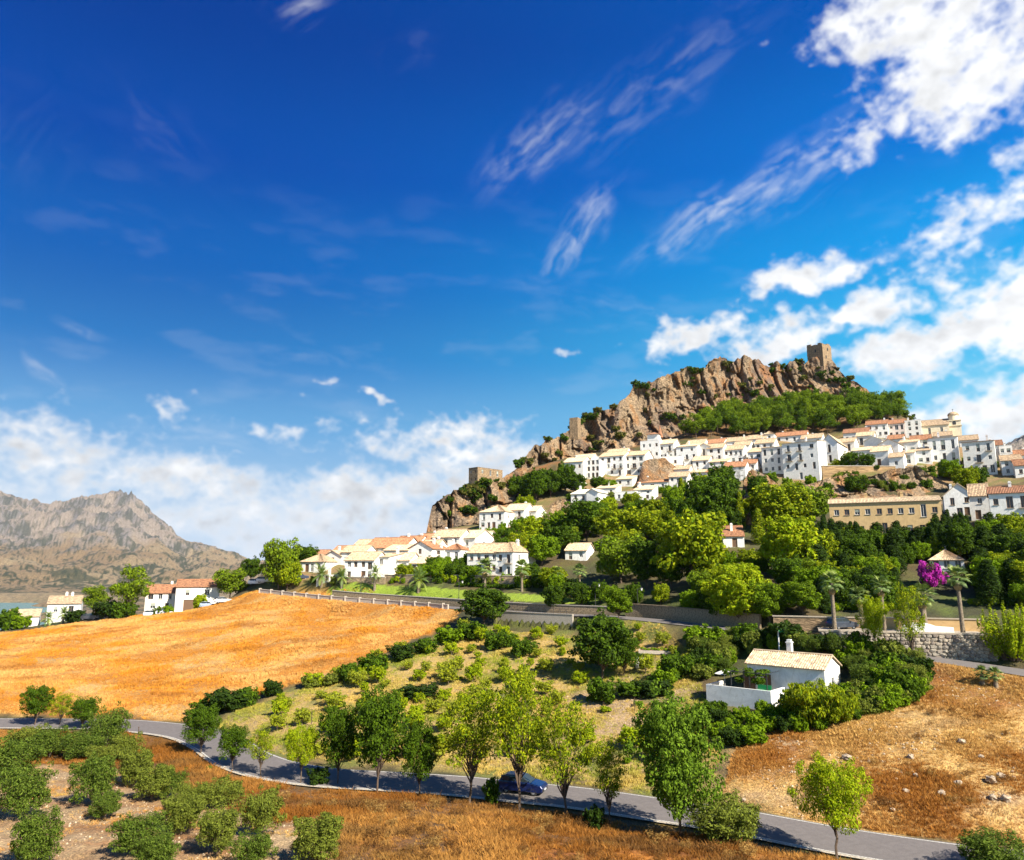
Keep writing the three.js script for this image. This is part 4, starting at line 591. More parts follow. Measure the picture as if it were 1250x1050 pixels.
// leaves spread through clumps: [centre, radii, count]
function foliage(clumps, size, ca, cb, rnd, o = {}) {
  const { aspect = 0.5, up = 0.25, droop = 0, hollow = 0.35 } = o, total = clumps.reduce((s, c) => s + c[2], 0), pos = new Float32Array(total * 12), nor = new Float32Array(total * 12), col = new Float32Array(total * 12), idx = new Uint32Array(total * 6);
  let k = 0; const c = new THREE.Color(), n = V(), t = V(), b = V(), p = V(), w = V();
  for (const [cen, rad, count] of clumps) {
    for (let q = 0; q < count; q++, k++) {
      const y = rnd() * 2 - 1, a = rnd() * 6.28318, s = Math.sqrt(1 - y * y); w.set(s * Math.cos(a), y, s * Math.sin(a)); const R = hollow + (1 - hollow) * Math.cbrt(rnd());
      p.set(cen.x + w.x * rad.x * R, cen.y + w.y * rad.y * R, cen.z + w.z * rad.z * R);
      n.set(w.x + (rnd() - 0.5) * 1.5, w.y + up + (rnd() - 0.5) * 1.5, w.z + (rnd() - 0.5) * 1.5).normalize();
      t.set(rnd() - 0.5, rnd() - 0.5 - droop, rnd() - 0.5); t.addScaledVector(n, -t.dot(n)).normalize(); b.crossVectors(n, t);
      const L = size * (0.6 + rnd() * 0.8), B = L * aspect, f = L * 0.18;
      const e = [[t, L], [b, B], [t, -L], [b, -B]];
      for (let i = 0; i < 4; i++) { const o3 = (k * 4 + i) * 3, d = e[i][0], m = e[i][1], sag = i % 2 ? f : 0; pos[o3] = p.x + d.x * m + n.x * sag; pos[o3 + 1] = p.y + d.y * m + n.y * sag; pos[o3 + 2] = p.z + d.z * m + n.z * sag; nor[o3] = n.x; nor[o3 + 1] = n.y; nor[o3 + 2] = n.z; }
      c.copy(ca).lerp(cb, rnd()).multiplyScalar(0.8 + rnd() * 0.4);   // every leaf draws its own tone
      for (let i = 0; i < 4; i++) { const o3 = (k * 4 + i) * 3; col[o3] = c.r; col[o3 + 1] = c.g; col[o3 + 2] = c.b; }
      idx.set([k * 4, k * 4 + 1, k * 4 + 2, k * 4, k * 4 + 2, k * 4 + 3], k * 6);
    }
  }
  const g = new THREE.BufferGeometry(); g.setAttribute('position', new THREE.BufferAttribute(pos, 3)); g.setAttribute('normal', new THREE.BufferAttribute(nor, 3)); g.setAttribute('color', new THREE.BufferAttribute(col, 3)); g.setIndex(new THREE.BufferAttribute(idx, 1)); return g;
}
const G = { lime: rgb(0.22, 0.33, 0.005), yellow: rgb(0.36, 0.39, 0.006), mid: rgb(0.105, 0.18, 0.005), deep: rgb(0.045, 0.085, 0.005), dark: rgb(0.022, 0.044, 0.006), olive: rgb(0.11, 0.14, 0.015), silver: rgb(0.23, 0.265, 0.035), pine: rgb(0.075, 0.135, 0.006), brown: rgb(0.16, 0.13, 0.03) };
// prototypes are made once per look, height 1 crown unit scaled to metres at the copies
function makeTree(seed, o) {
  const rnd = seeded(seed), { h = 8, trunk = 0.25, r = 0.4, n = 16, leaves = 3000, size = 0.3, ca = G.mid, cb = G.lime, shape = 'round', radius = 0.03, bark = barkMat, spread = 0.36, name = 'crown', flat = 1 } = o;
  const wood = [], clumps = [], top = V((rnd() - 0.5) * 0.06 * h, trunk * h, (rnd() - 0.5) * 0.06 * h), R = r * h, ch = (1 - trunk) * h;
  wood.push(bough(V(0, -0.4, 0), top, radius * h, radius * h * 0.75, rnd, 0.05));
  for (let k = 0; k < n; k++) {
    const t = (k + 0.5) / n, a = k * 2.39996 + rnd() * 0.7; let y, q, cr;
    if (shape === 'round') { y = 0.14 + 0.76 * t; q = R * Math.sqrt(Math.max(0.05, 1 - (2 * y - 1.0) ** 2)) * (0.35 + 0.5 * rnd()); cr = R * spread * (0.75 + rnd() * 0.5); }
    else if (shape === 'vase') { y = 0.2 + 0.72 * t; q = R * (0.35 + 0.65 * Math.sin(Math.PI * (0.2 + 0.68 * t))) * (0.3 + 0.7 * rnd()); cr = R * spread * (0.7 + rnd() * 0.6); }
    else if (shape === 'column') { y = 0.04 + 0.9 * t; q = R * 0.35 * (1 - t * 0.75) * rnd(); cr = R * (0.75 - 0.5 * t * t); }
    else if (shape === 'dome') { y = 0.12 + 0.8 * rnd(); q = R * (0.15 + 0.75 * rnd()) * Math.sqrt(1.05 - y * y * 0.8); cr = R * spread * (0.75 + rnd() * 0.5); }
    else { y = 0.1 + 0.62 * t; q = R * (0.3 + 0.55 * rnd()); cr = R * spread * (0.8 + rnd() * 0.5); }
    const c = V(Math.cos(a) * q + top.x, trunk * h + y * ch, Math.sin(a) * q + top.z); cr *= 1;
    c.y = Math.min(c.y, h - cr * 0.75 * flat);
    clumps.push([c, V(cr, cr * (shape === 'column' ? 1.5 : 0.8) * flat, cr), Math.round((leaves / n) * (0.6 + rnd() * 0.8))]);
    if (shape !== 'column') for (let q2 = 0; q2 < 3; q2++) { const w = V(c.x - top.x + (rnd() - 0.5) * R, (rnd() - 0.25) * R, c.z - top.z + (rnd() - 0.5) * R).normalize(); clumps.push([c.clone().addScaledVector(w, cr * (0.75 + rnd() * 0.5)), V(cr * 0.34, cr * 0.3, cr * 0.34), Math.round((leaves / n) * 0.13)]); }
    if (shape !== 'column' && shape !== 'shrub') { const f = top.clone().lerp(V(0, 0, 0), 0.35 * rnd()); wood.push(bough(f, c.clone().lerp(f, 0.06), radius * h * 0.5, radius * h * 0.09, rnd, 0.12)); }
    else if (k % 3 === 0) wood.push(bough(V(0, 0, 0), c.clone().multiplyScalar(0.9), radius * h * 0.4, radius * h * 0.1, rnd));
  }
  return { wood: merge(wood), crown: foliage(clumps, size, ca, cb, rnd, o), bark, h, w: R * 2 + R * spread, name };
}
const protoRoots = new Map();
function plant(proto, name, label, category, p, height, width, group, turn = rand() * 6.28) {
  const key = proto.wood.uuid; let root = protoRoots.get(key);
  const s = V(width / proto.w, height / proto.h, width / proto.w);
  if (!root) { root = new THREE.Group(); mesh(proto.trunkName ?? 'trunk', proto.wood, proto.bark, root); mesh(proto.name, proto.crown, leafMat, root); protoRoots.set(key, root); }
  const c = root.clone(); c.name = numbered(name); c.position.copy(p); c.rotation.y = turn; c.scale.copy(s); c.userData = { label, category }; if (group) c.userData.group = group; scene.add(c); return c;
}
// height and width given on the plate at the plant's foot
function plantAt(proto, name, label, category, [x, y, hp, wp], group, o = {}) {
  let p = o.d ? at(x, y, o.d) : onGround(x, y); if (!p) return null; if (o.d) p.y = groundAt(p.x, p.z); const m = -p.z / FOCAL;
  return plant(proto, name, label, category, p, hp * m * (o.d ? 1 : 1), wp * m, group);
}
const variants = (count, seed, o) => Array.from({ length: count }, (_, k) => makeTree(seed + k * 17, typeof o === 'function' ? o(k) : o));
const roadAiry = variants(3, 100, { h: 10, trunk: 0.24, r: 0.27, n: 26, leaves: 3600, size: 0.155, ca: G.mid, cb: G.yellow, shape: 'vase', radius: 0.014, spread: 0.42, hollow: 0.1, aspect: 0.4 });
const roadDense = variants(3, 200, { h: 9, trunk: 0.2, r: 0.34, n: 30, leaves: 8500, size: 0.16, ca: G.deep, cb: G.mid, shape: 'vase', radius: 0.016, spread: 0.44, hollow: 0.2, aspect: 0.5 });
const roadBig = variants(2, 240, { h: 10, trunk: 0.16, r: 0.4, n: 34, leaves: 14000, size: 0.165, ca: G.deep, cb: rgb(0.2, 0.32, 0.02), shape: 'round', radius: 0.018, spread: 0.4, hollow: 0.3, aspect: 0.5 });
const youngBright = variants(2, 260, { h: 6, trunk: 0.34, r: 0.42, n: 20, leaves: 8500, size: 0.1, ca: G.lime, cb: G.yellow, shape: 'round', radius: 0.018, spread: 0.4, hollow: 0.15, aspect: 0.4 });
const olives = variants(4, 300, (k) => ({ h: 4.2, trunk: 0.14, r: 0.46, n: 20, leaves: 6500, size: 0.11, ca: k % 2 ? G.olive : G.deep, cb: k % 2 ? G.silver : rgb(0.17, 0.23, 0.03), shape: 'shrubtree', radius: 0.035, spread: 0.42, hollow: 0.25, aspect: 0.35, bark: paleBark }));
const youngOlive = variants(4, 360, (k) => ({ h: 2.4, trunk: 0.2, r: 0.4, n: 12, leaves: 900, size: 0.15, ca: k % 2 ? G.silver : G.lime, cb: G.yellow, shape: 'shrubtree', radius: 0.025, spread: 0.46, hollow: 0.1, aspect: 0.4, bark: paleBark }));
const broad = variants(6, 400, (k) => ({ h: 9, trunk: 0.18, r: 0.4, n: 22, leaves: 5600, size: 0.25, ca: [G.mid, G.deep, G.mid, G.dark, G.olive, G.lime][k], cb: [G.lime, G.mid, G.yellow, G.mid, G.lime, G.yellow][k], shape: k % 2 ? 'round' : 'shrubtree', radius: 0.022, spread: 0.42, hollow: 0.35, aspect: 0.55 }));
broad.forEach((b, k) => (b.look = ['mid green', 'deep green', 'yellow flecked', 'very dark', 'olive toned', 'bright lime'][k]));
const broadFine = variants(3, 450, (k) => ({ h: 9, trunk: 0.16, r: 0.42, n: 30, leaves: 11000, size: 0.19, ca: [G.deep, G.lime, G.dark][k], cb: [G.lime, G.yellow, G.mid][k], shape: 'round', radius: 0.02, spread: 0.36, hollow: 0.35, aspect: 0.5 }));
const pines = variants(4, 500, (k) => ({ h: 10, trunk: 0.28, r: 0.32, n: 18, leaves: 3400, size: 0.28, ca: k % 2 ? G.pine : G.deep, cb: k % 2 ? rgb(0.27, 0.36, 0.012) : rgb(0.16, 0.25, 0.01), shape: 'dome', radius: 0.02, spread: 0.5, hollow: 0.4, aspect: 0.3 }));
const cypress = variants(2, 560, (k) => ({ h: 12, trunk: 0.04, r: 0.15, n: 16, leaves: 2600, size: 0.28, ca: k ? G.dark : G.mid, cb: k ? G.deep : G.yellow, shape: 'column', radius: 0.015, hollow: 0.5, aspect: 0.35, up: 0.6 }));
const conifer = variants(2, 580, (k) => ({ h: 10, trunk: 0.06, r: 0.24, n: 18, leaves: 2600, size: 0.3, ca: G.dark, cb: G.deep, shape: 'column', radius: 0.02, hollow: 0.4, aspect: 0.3 }));
const bushes = variants(5, 600, (k) => ({ h: 2.2, trunk: 0.04, r: 0.5, n: 14, leaves: 1500, size: 0.16, ca: [G.mid, G.deep, G.olive, G.dark, G.lime][k], cb: [G.lime, G.mid, G.silver, G.deep, G.yellow][k], shape: 'shrub', radius: 0.03, spread: 0.46, hollow: 0.3, aspect: 0.5, name: 'foliage' }));
bushes.forEach((b, k) => { b.trunkName = 'stem'; b.look = ['mid green', 'deep green', 'silvery', 'very dark', 'lime'][k]; });
const scrubs = variants(2, 640, (k) => ({ h: 2, trunk: 0.04, r: 0.5, n: 8, leaves: 260, size: 0.3, ca: k ? G.brown : G.dark, cb: k ? G.olive : G.mid, shape: 'shrub', radius: 0.03, spread: 0.5, hollow: 0.3, name: 'foliage' }));
for (const b of scrubs) b.trunkName = 'stem';
const willow = makeTree(700, { h: 5, trunk: 0.12, r: 0.42, n: 26, leaves: 8500, size: 0.2, ca: G.mid, cb: G.yellow, shape: 'shrubtree', radius: 0.03, spread: 0.42, hollow: 0.25, aspect: 0.25, droop: 1.4 });

// --- trees along the lower road
const RT = 'trees lining the lower road';
for (const [proto, spot, label] of [
  [roadDense[0], [130, 922, 76, 52], null], [roadDense[1], [42, 886, 44, 42], 'small dark tree at the far left verge of the lower road'], [roadAiry[0], [72, 886, 36, 36], 'thin pale tree beside the small dark verge tree'], [roadDense[2], [100, 890, 34, 44], 'low spreading tree by the far bend of the lower road'],
  [roadDense[0], [245, 921, 52, 48], 'leafy tree at the outer side of the road bend'], [roadDense[2], [283, 938, 46, 44], 'low leafy tree just past the road bend'], [roadAiry[1], [318, 948, 52, 40], 'thin leaning tree past the road bend'],
  [youngBright[1], [367, 957, 62, 50], 'bright lime young tree after the road bend'], [roadDense[1], [412, 958, 86, 54], 'dark narrow tree left of the dense dark clump'], [roadDense[2], [460, 968, 110, 84], 'broad dark tree in the dense clump before the airy trees'], [roadDense[0], [512, 972, 78, 46], 'slim dark tree closing the dense clump'],
  [roadAiry[0], [573, 980, 122, 94], 'airy yellow green tree left of the moving car'], [roadAiry[1], [635, 993, 158, 92], 'tallest airy tree in front of the blue car'], [roadAiry[2], [691, 1000, 128, 82], 'airy yellow green tree right of the blue car'], [roadAiry[0], [745, 1010, 96, 52], 'slender leaning tree beside the big dark roadside tree'],
  [roadBig[0], [832, 1024, 152, 128], 'big dense green roadside tree'], [youngBright[0], [1022, 1048, 104, 108], 'round bright lime tree at the lower road verge'],
]) if (label) plantAt(proto, 'roadside_tree', label, 'tree', [spot[0], spot[1], spot[2], spot[3] * 0.82], RT);
plantAt(olives[1], 'roadside_shrub', 'feathery shrub under the big dense roadside tree', 'shrub', [890, 1032, 56, 86]); plantAt(bushes[1], 'roadside_shrub', 'small dark shrub on the verge behind the blue car', 'shrub', [600, 982, 30, 20]);
plantAt(bushes[3], 'roadside_shrub', 'dark round shrub at the foot of the dense clump', 'shrub', [388, 958, 20, 24]); plantAt(olives[0], 'roadside_shrub', 'green shrub in the lower right verge', 'shrub', [1215, 1072, 52, 84]); plantAt(bushes[3], 'roadside_shrub', 'shrub with thin stems under the slender leaning tree', 'shrub', [726, 1012, 26, 24]);
// --- olives on the bare bank
const OG = 'olive trees on the bare bank', olab = 'olive tree on the bare soil bank';
for (const [x, y, h, w] of [[12, 958, 62, 74], [25, 1000, 70, 70], [40, 1062, 76, 76], [95, 928, 38, 66], [120, 945, 40, 50], [112, 985, 68, 66], [128, 1000, 36, 50], [60, 925, 40, 60], [30, 925, 42, 60], [163, 960, 52, 60], [185, 977, 48, 62], [205, 975, 40, 44], [220, 1018, 52, 66], [265, 1042, 60, 70], [232, 992, 40, 56], [318, 1022, 62, 66], [165, 1046, 54, 80], [190, 1062, 46, 66], [310, 1060, 46, 60], [385, 1056, 66, 84], [270, 985, 36, 66], [150, 930, 38, 44], [130, 915, 56, 60]])
  { const kv = Math.floor(rand() * 4); plantAt(olives[kv], 'olive_tree', `${h > 50 ? 'larger' : 'smaller'} ${kv % 2 ? 'silvery' : 'deep green'} ${olab}`, 'olive tree', [x, y, h * 0.9, w * 0.8], OG); }
// --- line of shrubs and small trees dividing field and slope
for (const [x, y, h, w, k] of [[275, 868, 26, 46, 3], [250, 872, 18, 30, 1], [300, 862, 22, 30, 1], [332, 850, 20, 22, 3], [425, 832, 22, 26, 1], [455, 822, 24, 32, 1], [490, 806, 20, 30, 3], [520, 797, 18, 30, 1], [548, 785, 20, 34, 0], [575, 780, 22, 36, 1], [380, 840, 16, 26, 2], [405, 836, 14, 20, 2], [510, 850, 14, 46, 3], [735, 858, 30, 34, 1], [800, 850, 20, 40, 3], [770, 848, 16, 44, 1], [830, 828, 30, 44, 1], [810, 840, 24, 30, 0], [640, 800, 20, 30, 1], [610, 792, 22, 34, 1]])
  plantAt(bushes[k], 'boundary_shrub', 'dark shrub in the line between golden field and young olives', 'shrub', [x, y, h, w], 'shrubs along the field boundary');
plantAt(broad[3], 'dark_tree', 'big dark round tree beside the middle road railing', 'tree', [590, 764, 44, 64]);
plantAt(broad[3], 'dark_tree', 'large dark tree standing among the young olives', 'tree', [735, 830, 74, 76]); plantAt(roadDense[1], 'dark_tree', 'dark tree leaning on the large one among the young olives', 'tree', [762, 826, 46, 40]);
// --- young olives on the slope
{
  const spots = [], rnd = seeded(55);
  for (let tries = 0; tries < 5000 && spots.length < 128; tries++) {
    const x = lerp(330, 850, rnd()), y = lerp(758, 935, rnd()), p = onGround(x, y);
    if (!p || !inside(zone.slope, p.x, p.z) || inside(zone.orchard, p.x, p.z) || roadNear(p.x, p.z).d < 5 || spots.some((q) => Math.hypot(q.x - p.x, q.z - p.z) < 2.9)) continue;
    spots.push(p); const s = 1.3 + rnd() * 1.5; const kv = Math.floor(rnd() * 4); plant(youngOlive[kv], 'young_olive_tree', `${s > 2.05 ? 'larger' : 'smaller'} ${kv % 2 ? 'silvery' : 'lime green'} young olive on the straw coloured slope`, 'olive tree', p, s, s * (0.85 + rnd() * 0.4), 'young olives planted on the slope');
  }
}
// --- trees of the left farm and the village entrance
plantAt(pines[1], 'pine_tree', 'tall bright pine beside the white farmhouse', 'pine tree', [157, 760, 58, 46], null, { d: 200 }); plantAt(pines[3], 'umbrella_tree', 'flat topped green tree beside the white barn', 'tree', [112, 768, 36, 38], null, { d: 203 });
for (const [x, y, h, w, k] of [[132, 766, 22, 34, 3], [8, 780, 28, 26, 1], [24, 776, 18, 20, 0], [150, 764, 20, 26, 1], [90, 770, 16, 22, 3], [205, 752, 12, 12, 0], [243, 748, 20, 16, 4], [195, 752, 12, 14, 1]]) plantAt(bushes[k], 'farm_shrub', 'shrub beside the farm beyond the golden field', 'shrub', [x, y, h, w], 'shrubs around the farm', { d: 199 });
plantAt(broad[4], 'walnut_tree', 'tall olive green tree at the village entrance', 'tree', [340, 722, 68, 48]); plantAt(broad[2], 'walnut_tree', 'lower yellow green tree leaning on the tall entrance tree', 'tree', [350, 722, 44, 34]);
plantAt(broad[4], 'roundtop_tree', 'round tree left of the village entrance', 'tree', [281, 722, 38, 40], null, { d: 206 }); plantAt(broad[3], 'roundtop_tree', 'small dark tree behind the entrance street', 'tree', [305, 716, 28, 26], null, { d: 214 });
plantAt(broad[1], 'roundtop_tree', 'dark tree crowns behind the small brown roofed house', 'tree', [372, 690, 26, 34], null, { d: 226 });
// --- garden trees and the slope below the village; the listed ones first, then a fill of each thicket
const GT = 'leafy trees on the slope below the village', glab = 'leafy tree in the thicket below the upper village';
for (const [x, y, h, w, k] of [
  [716, 664, 52, 62, 1], [757, 668, 54, 64, 2], [790, 664, 46, 52, 2], [690, 676, 34, 40, 1], [846, 716, 100, 92, 2], [868, 652, 70, 62, 1], [888, 640, 56, 44, 3], [842, 660, 52, 40, 1], [956, 648, 64, 80, 2], [985, 640, 52, 56, 4], [966, 704, 72, 76, 5], [1000, 700, 58, 44, 2], [758, 712, 62, 62, 4], [790, 720, 60, 48, 3], [820, 720, 46, 44, 3], [640, 690, 44, 40, 2], [662, 690, 40, 42, 0], [652, 668, 36, 40, 5], [680, 660, 40, 34, 0],
  [655, 614, 40, 30, 1], [672, 608, 34, 28, 3], [690, 604, 38, 26, 1], [640, 628, 26, 26, 2], [702, 604, 26, 30, 3], [730, 600, 18, 20, 1], [745, 602, 18, 22, 0], [905, 766, 72, 84, 5], [940, 764, 50, 52, 2], [870, 756, 44, 44, 1], [980, 752, 40, 50, 0], [870, 720, 30, 44, 2], [1045, 606, 26, 34, 1], [1040, 576, 24, 24, 1], [1058, 574, 20, 22, 1], [1028, 578, 20, 24, 2], [1160, 586, 28, 30, 0], [1180, 600, 34, 30, 2], [1195, 596, 26, 24, 1], [755, 756, 36, 40, 4], [710, 744, 30, 26, 1], [677, 748, 32, 30, 3], [733, 737, 26, 24, 1], [700, 735, 24, 30, 3],
  [860, 610, 36, 34, 2], [880, 612, 44, 40, 1], [822, 632, 44, 30, 0], [800, 640, 36, 34, 2], [925, 620, 40, 30, 1],
]) plantAt(y > 740 ? broadFine[k === 5 ? 1 : k === 1 || k === 3 ? 2 : 0] : broad[k], 'thicket_tree', `${broad[k].look} ${h > 45 ? 'taller' : 'lower'} ${glab}`, 'tree', [x, y, h, w], GT);
for (const [x, y, d, r] of [[1138, 0, 130, 6], [1138, 0, 122, 5], [1140, 0, 115, 4], [1156, 0, 126, 4], [896, 0, 182, 7], [896, 0, 172, 6], [703, 0, 178, 5], [742, 0, 196, 5], [703, 0, 188, 5], [742, 0, 206, 5]]) built.push({ x: bearing(x) / 1.02 * d, z: -d, r });
function fill(count, region, kinds, hr, name, label, group, category, seed, gap = 0.32, wide = [0.75, 0.5]) {
  const rnd = seeded(seed), spots = [], poly = region; let made = 0;
  const xs = poly.map((p) => p[0]), ys = poly.map((p) => p[1]);
  for (let tries = 0; tries < count * 30 && made < count; tries++) {
    const x = lerp(Math.min(...xs), Math.max(...xs), rnd()), y = lerp(Math.min(...ys), Math.max(...ys), rnd()); if (!inside(poly, x, y)) continue; const p = onGround(x, y); if (!p || roadNear(p.x, p.z).d < 4.6 || (zone.lawn && inside(zone.lawn, p.x, p.z))) continue;
    const h = lerp(hr[0], hr[1], rnd()), w = h * (wide[0] + rnd() * wide[1]);
    if (built.some((b) => Math.hypot(b.x - p.x, b.z - p.z) < b.r * 0.9 + w * 0.3) || spots.some((q) => Math.hypot(q.x - p.x, q.z - p.z) < (q.w + w) * gap)) continue;
    spots.push({ x: p.x, z: p.z, w }); made++; const kd = kinds[Math.floor(rnd() * kinds.length)], big = h > (hr[0] + hr[1]) / 2; plant(kd, name, `${kd.look ? kd.look + ' ' : ''}${big ? 'taller' : 'lower'} ${label}`, category, p, h, w, group);
  }
}
fill(46, [[650, 735], [640, 690], [690, 690], [760, 670], [900, 672], [1000, 690], [1000, 735], [880, 765], [800, 750], [760, 742]], [broad[0], broad[2], broad[5], broad[4], broad[1]], [3.2, 6], 'garden_tree', 'tree packed in the gardens above the middle road', 'trees in the gardens above the middle road', 'tree', 71, 0.27);
fill(48, [[650, 650], [680, 640], [740, 622], [850, 618], [1000, 628], [1000, 690], [880, 690], [760, 690], [660, 690]], [broad[0], broad[2], broad[5], broad[4], broad[1], broad[3]], [4, 7], 'thicket_tree', glab, GT, 'tree', 72, 0.27);
fill(110, [[1000, 748], [1000, 672], [1100, 666], [1250, 660], [1280, 700], [1270, 742], [1120, 748]], [broad[0], broad[1], broad[2], broad[3], conifer[0], conifer[1]], [4, 7], 'hillside_tree', 'tree among the dark hillside gardens below the cream house', 'trees below the cream house', 'tree', 73, 0.24);
fill(70, [[1000, 752], [1080, 746], [1140, 738], [1250, 742], [1270, 725], [1150, 716], [1000, 728]], [bushes[0], bushes[1], bushes[2], bushes[4], bushes[3]], [1.0, 2.0], 'garden_shrub', 'low shrub on the bank behind the terrace palms', 'shrubs behind the terrace', 'shrub', 87, 0.3, [0.9, 0.6]);
fill(24, [[1000, 604], [1060, 600], [1130, 600], [1150, 590], [1000, 586]], [bushes[1], bushes[2], broad[1]], [1.8, 3.5], 'ledge_shrub', 'shrub on the slope above the cream house', 'shrubs above the cream house', 'shrub', 83, 0.3);
fill(70, [[690, 620], [760, 614], [850, 604], [900, 596], [1000, 598], [1240, 590], [1240, 572], [1100, 545], [950, 545], [850, 560], [690, 575]], [broad[0], broad[1], bushes[1], bushes[0], bushes[2]], [1.8, 4], 'village_shrub', 'shrub or small tree between the village houses', 'greenery between the village houses', 'shrub', 84, 0.3);
fill(40, [[370, 700], [500, 690], [600, 676], [660, 650], [650, 640], [540, 660], [400, 690]], [broad[0], broad[1], bushes[1], bushes[0]], [1.8, 4], 'village_shrub', 'shrub or small tree among the lower village houses', 'greenery between the lower village houses', 'shrub', 85, 0.3);
fill(50, [[1012, 660], [1150, 658], [1260, 648], [1260, 664], [1150, 676], [1012, 672]], [bushes[0], bushes[1], bushes[4], bushes[2]], [1.5, 3], 'bank_shrub', 'shrub on the bank below the cream house', 'shrubs below the cream house', 'shrub', 86, 0.26, [0.9, 0.5]);
fill(52, [[850, 790], [900, 780], [1010, 792], [1110, 806], [1130, 830], [1120, 850], [1060, 850], [1046, 830], [1000, 800], [910, 800], [880, 830], [850, 830]], [bushes[0], bushes[1], bushes[2], bushes[3], olives[0], olives[1]], [2.0, 3.6], 'hedge_shrub', 'dense shrub in the thicket around the white cottage', 'shrubs around the white cottage', 'shrub', 74, 0.24, [0.9, 0.6]);
fill(40, [[850, 862], [900, 868], [945, 868], [1040, 862], [1050, 880], [1000, 892], [940, 900], [900, 915], [868, 905], [852, 880]], [bushes[0], bushes[1], bushes[3], bushes[0]], [1.2, 2.2], 'hedge_shrub', 'dense shrub in the thicket around the white cottage', 'shrubs around the white cottage', 'shrub', 75, 0.22, [0.9, 0.6]);
fill(26, [[1030, 858], [1060, 850], [1128, 836], [1120, 856], [1060, 876]], [bushes[0], bushes[1], bushes[2]], [1.6, 2.6], 'hedge_shrub', 'dense shrub in the thicket around the white cottage', 'shrubs around the white cottage', 'shrub', 76, 0.22, [0.9, 0.6]);
fill(60, [[380, 712], [500, 704], [640, 706], [700, 716], [700, 722], [600, 714], [500, 712], [390, 718]], [bushes[0], bushes[1], bushes[4], bushes[2]], [1.4, 2.8], 'garden_shrub', 'clipped shrub in the terraced garden', 'shrubs of the terraced garden', 'shrub', 77, 0.3);
fill(26, [[480, 704], [560, 700], [570, 692], [660, 706], [640, 712], [500, 710]], [broad[0], broad[1], broad[2]], [3.5, 5.5], 'garden_tree', 'small tree in the terraced garden before the lower village', 'small trees of the terraced garden', 'tree', 78, 0.32);
fill(80, [[860, 534], [870, 508], [905, 500], [1000, 494], [1060, 498], [1110, 508], [1090, 520], [1000, 532], [900, 536]], pines, [8, 12.5], 'pine_tree', 'round topped pine on the slope under the castle crag', 'pines below the castle', 'pine tree', 79, 0.22, [0.6, 0.3]);
for (const [x, y, h, w] of [[850, 536, 32, 30], [838, 534, 22, 22], [862, 532, 34, 26], [868, 512, 22, 18]]) plantAt(pines[1], 'pine_tree', 'round topped pine on the slope under the castle crag', 'pine tree', [x, y, h, w], 'pines below the castle');
fill(26, [[640, 612], [700, 600], [690, 590], [650, 590], [620, 610]], [broad[1], broad[3], pines[0]], [5, 8], 'dark_slope_tree', 'dark tree on the slope between outer cliff and upper row', 'dark trees beside the upper row', 'tree', 80, 0.27);
fill(18, [[990, 676], [1040, 668], [1060, 690], [1000, 706]], conifer, [6, 9], 'dark_conifer', 'dark pointed conifer in front of the cream house', 'dark conifers by the cream house', 'conifer', 81, 0.25, [0.4, 0.2]);
fill(12, [[1135, 672], [1185, 664], [1190, 676], [1140, 690]], conifer, [6, 8], 'dark_conifer', 'dark conifer beside the white houses above the hedge', 'dark conifers above the hedge', 'conifer', 82, 0.25, [0.4, 0.2]);
for (const [x, y, h, w, k, l] of [[905, 646, 46, 18, 0, 'tall cypress before the rock bluff'], [832, 626, 44, 20, 0, 'pale cypress below the lower row of houses'], [928, 664, 44, 26, 0, 'short broad cypress beside the orange roofed house'], [684, 600, 36, 12, 1, 'dark cypress at the left end of the upper row'], [698, 594, 28, 10, 1, 'thin dark cypress before the arcaded house'], [1110, 790, 62, 20, 0, null], [1040, 676, 40, 16, 1, 'dark cypress at the corner of the cream house']]) if (l) plantAt(cypress[k], 'cypress_tree', l, 'cypress', [x, y, h, w]);
plant(willow, 'weeping_tree', 'drooping pale green tree in front of the white cottage', 'tree', onGround(992, 886), 5.0, 6.6); plantAt(willow, 'weeping_tree', 'drooping shrub beside the cottage gable', 'tree', [1026, 884, 40, 44]);
plantAt(youngBright[0], 'poplar_tree', 'slim yellow green tree before the stone retaining wall', 'tree', [1070, 800, 66, 36]); plantAt(roadAiry[2], 'eucalyptus_tree', 'thin grey tree leaning before the stone retaining wall', 'tree', [1116, 812, 92, 36]);
const weeds = variants(2, 660, (k) => ({ h: 1.2, trunk: 0.04, r: 0.55, n: 10, leaves: 420, size: 0.09, ca: k ? rgb(0.16, 0.075, 0.02) : rgb(0.3, 0.16, 0.04), cb: k ? rgb(0.3, 0.15, 0.04) : rgb(0.5, 0.32, 0.1), shape: 'shrub', radius: 0.02, spread: 0.5, hollow: 0.1, aspect: 0.2, up: 0.6, name: 'foliage' }));
weeds.forEach((b, k) => { b.trunkName = 'stem'; b.look = k ? 'dark brown' : 'straw brown'; });
fill(90, [[300, 968], [420, 978], [560, 986], [700, 1006], [900, 1040], [1000, 1062], [420, 1062], [400, 1000], [310, 990]], weeds, [0.45, 1.1], 'dry_weed', 'withered weed on the rusty verge below the road', 'withered weeds on the verge', 'weed', 91, 0.3, [1.0, 0.9]);
fill(40, [[930, 935], [1060, 895], [1130, 850], [1250, 850], [1250, 980], [1050, 985]], weeds, [0.35, 0.8], 'dry_weed', 'withered weed on the dry right hand field', 'withered weeds on the right field', 'weed', 92, 0.3, [1.0, 0.9]);
fill(50, [[350, 905], [450, 840], [600, 775], [840, 800], [860, 930], [700, 935], [450, 920]], [bushes[0], bushes[4], weeds[0]], [0.3, 0.8], 'low_weed', 'weed clump between the young olives', 'weeds between the young olives', 'weed', 93, 0.3, [1.1, 0.9]);
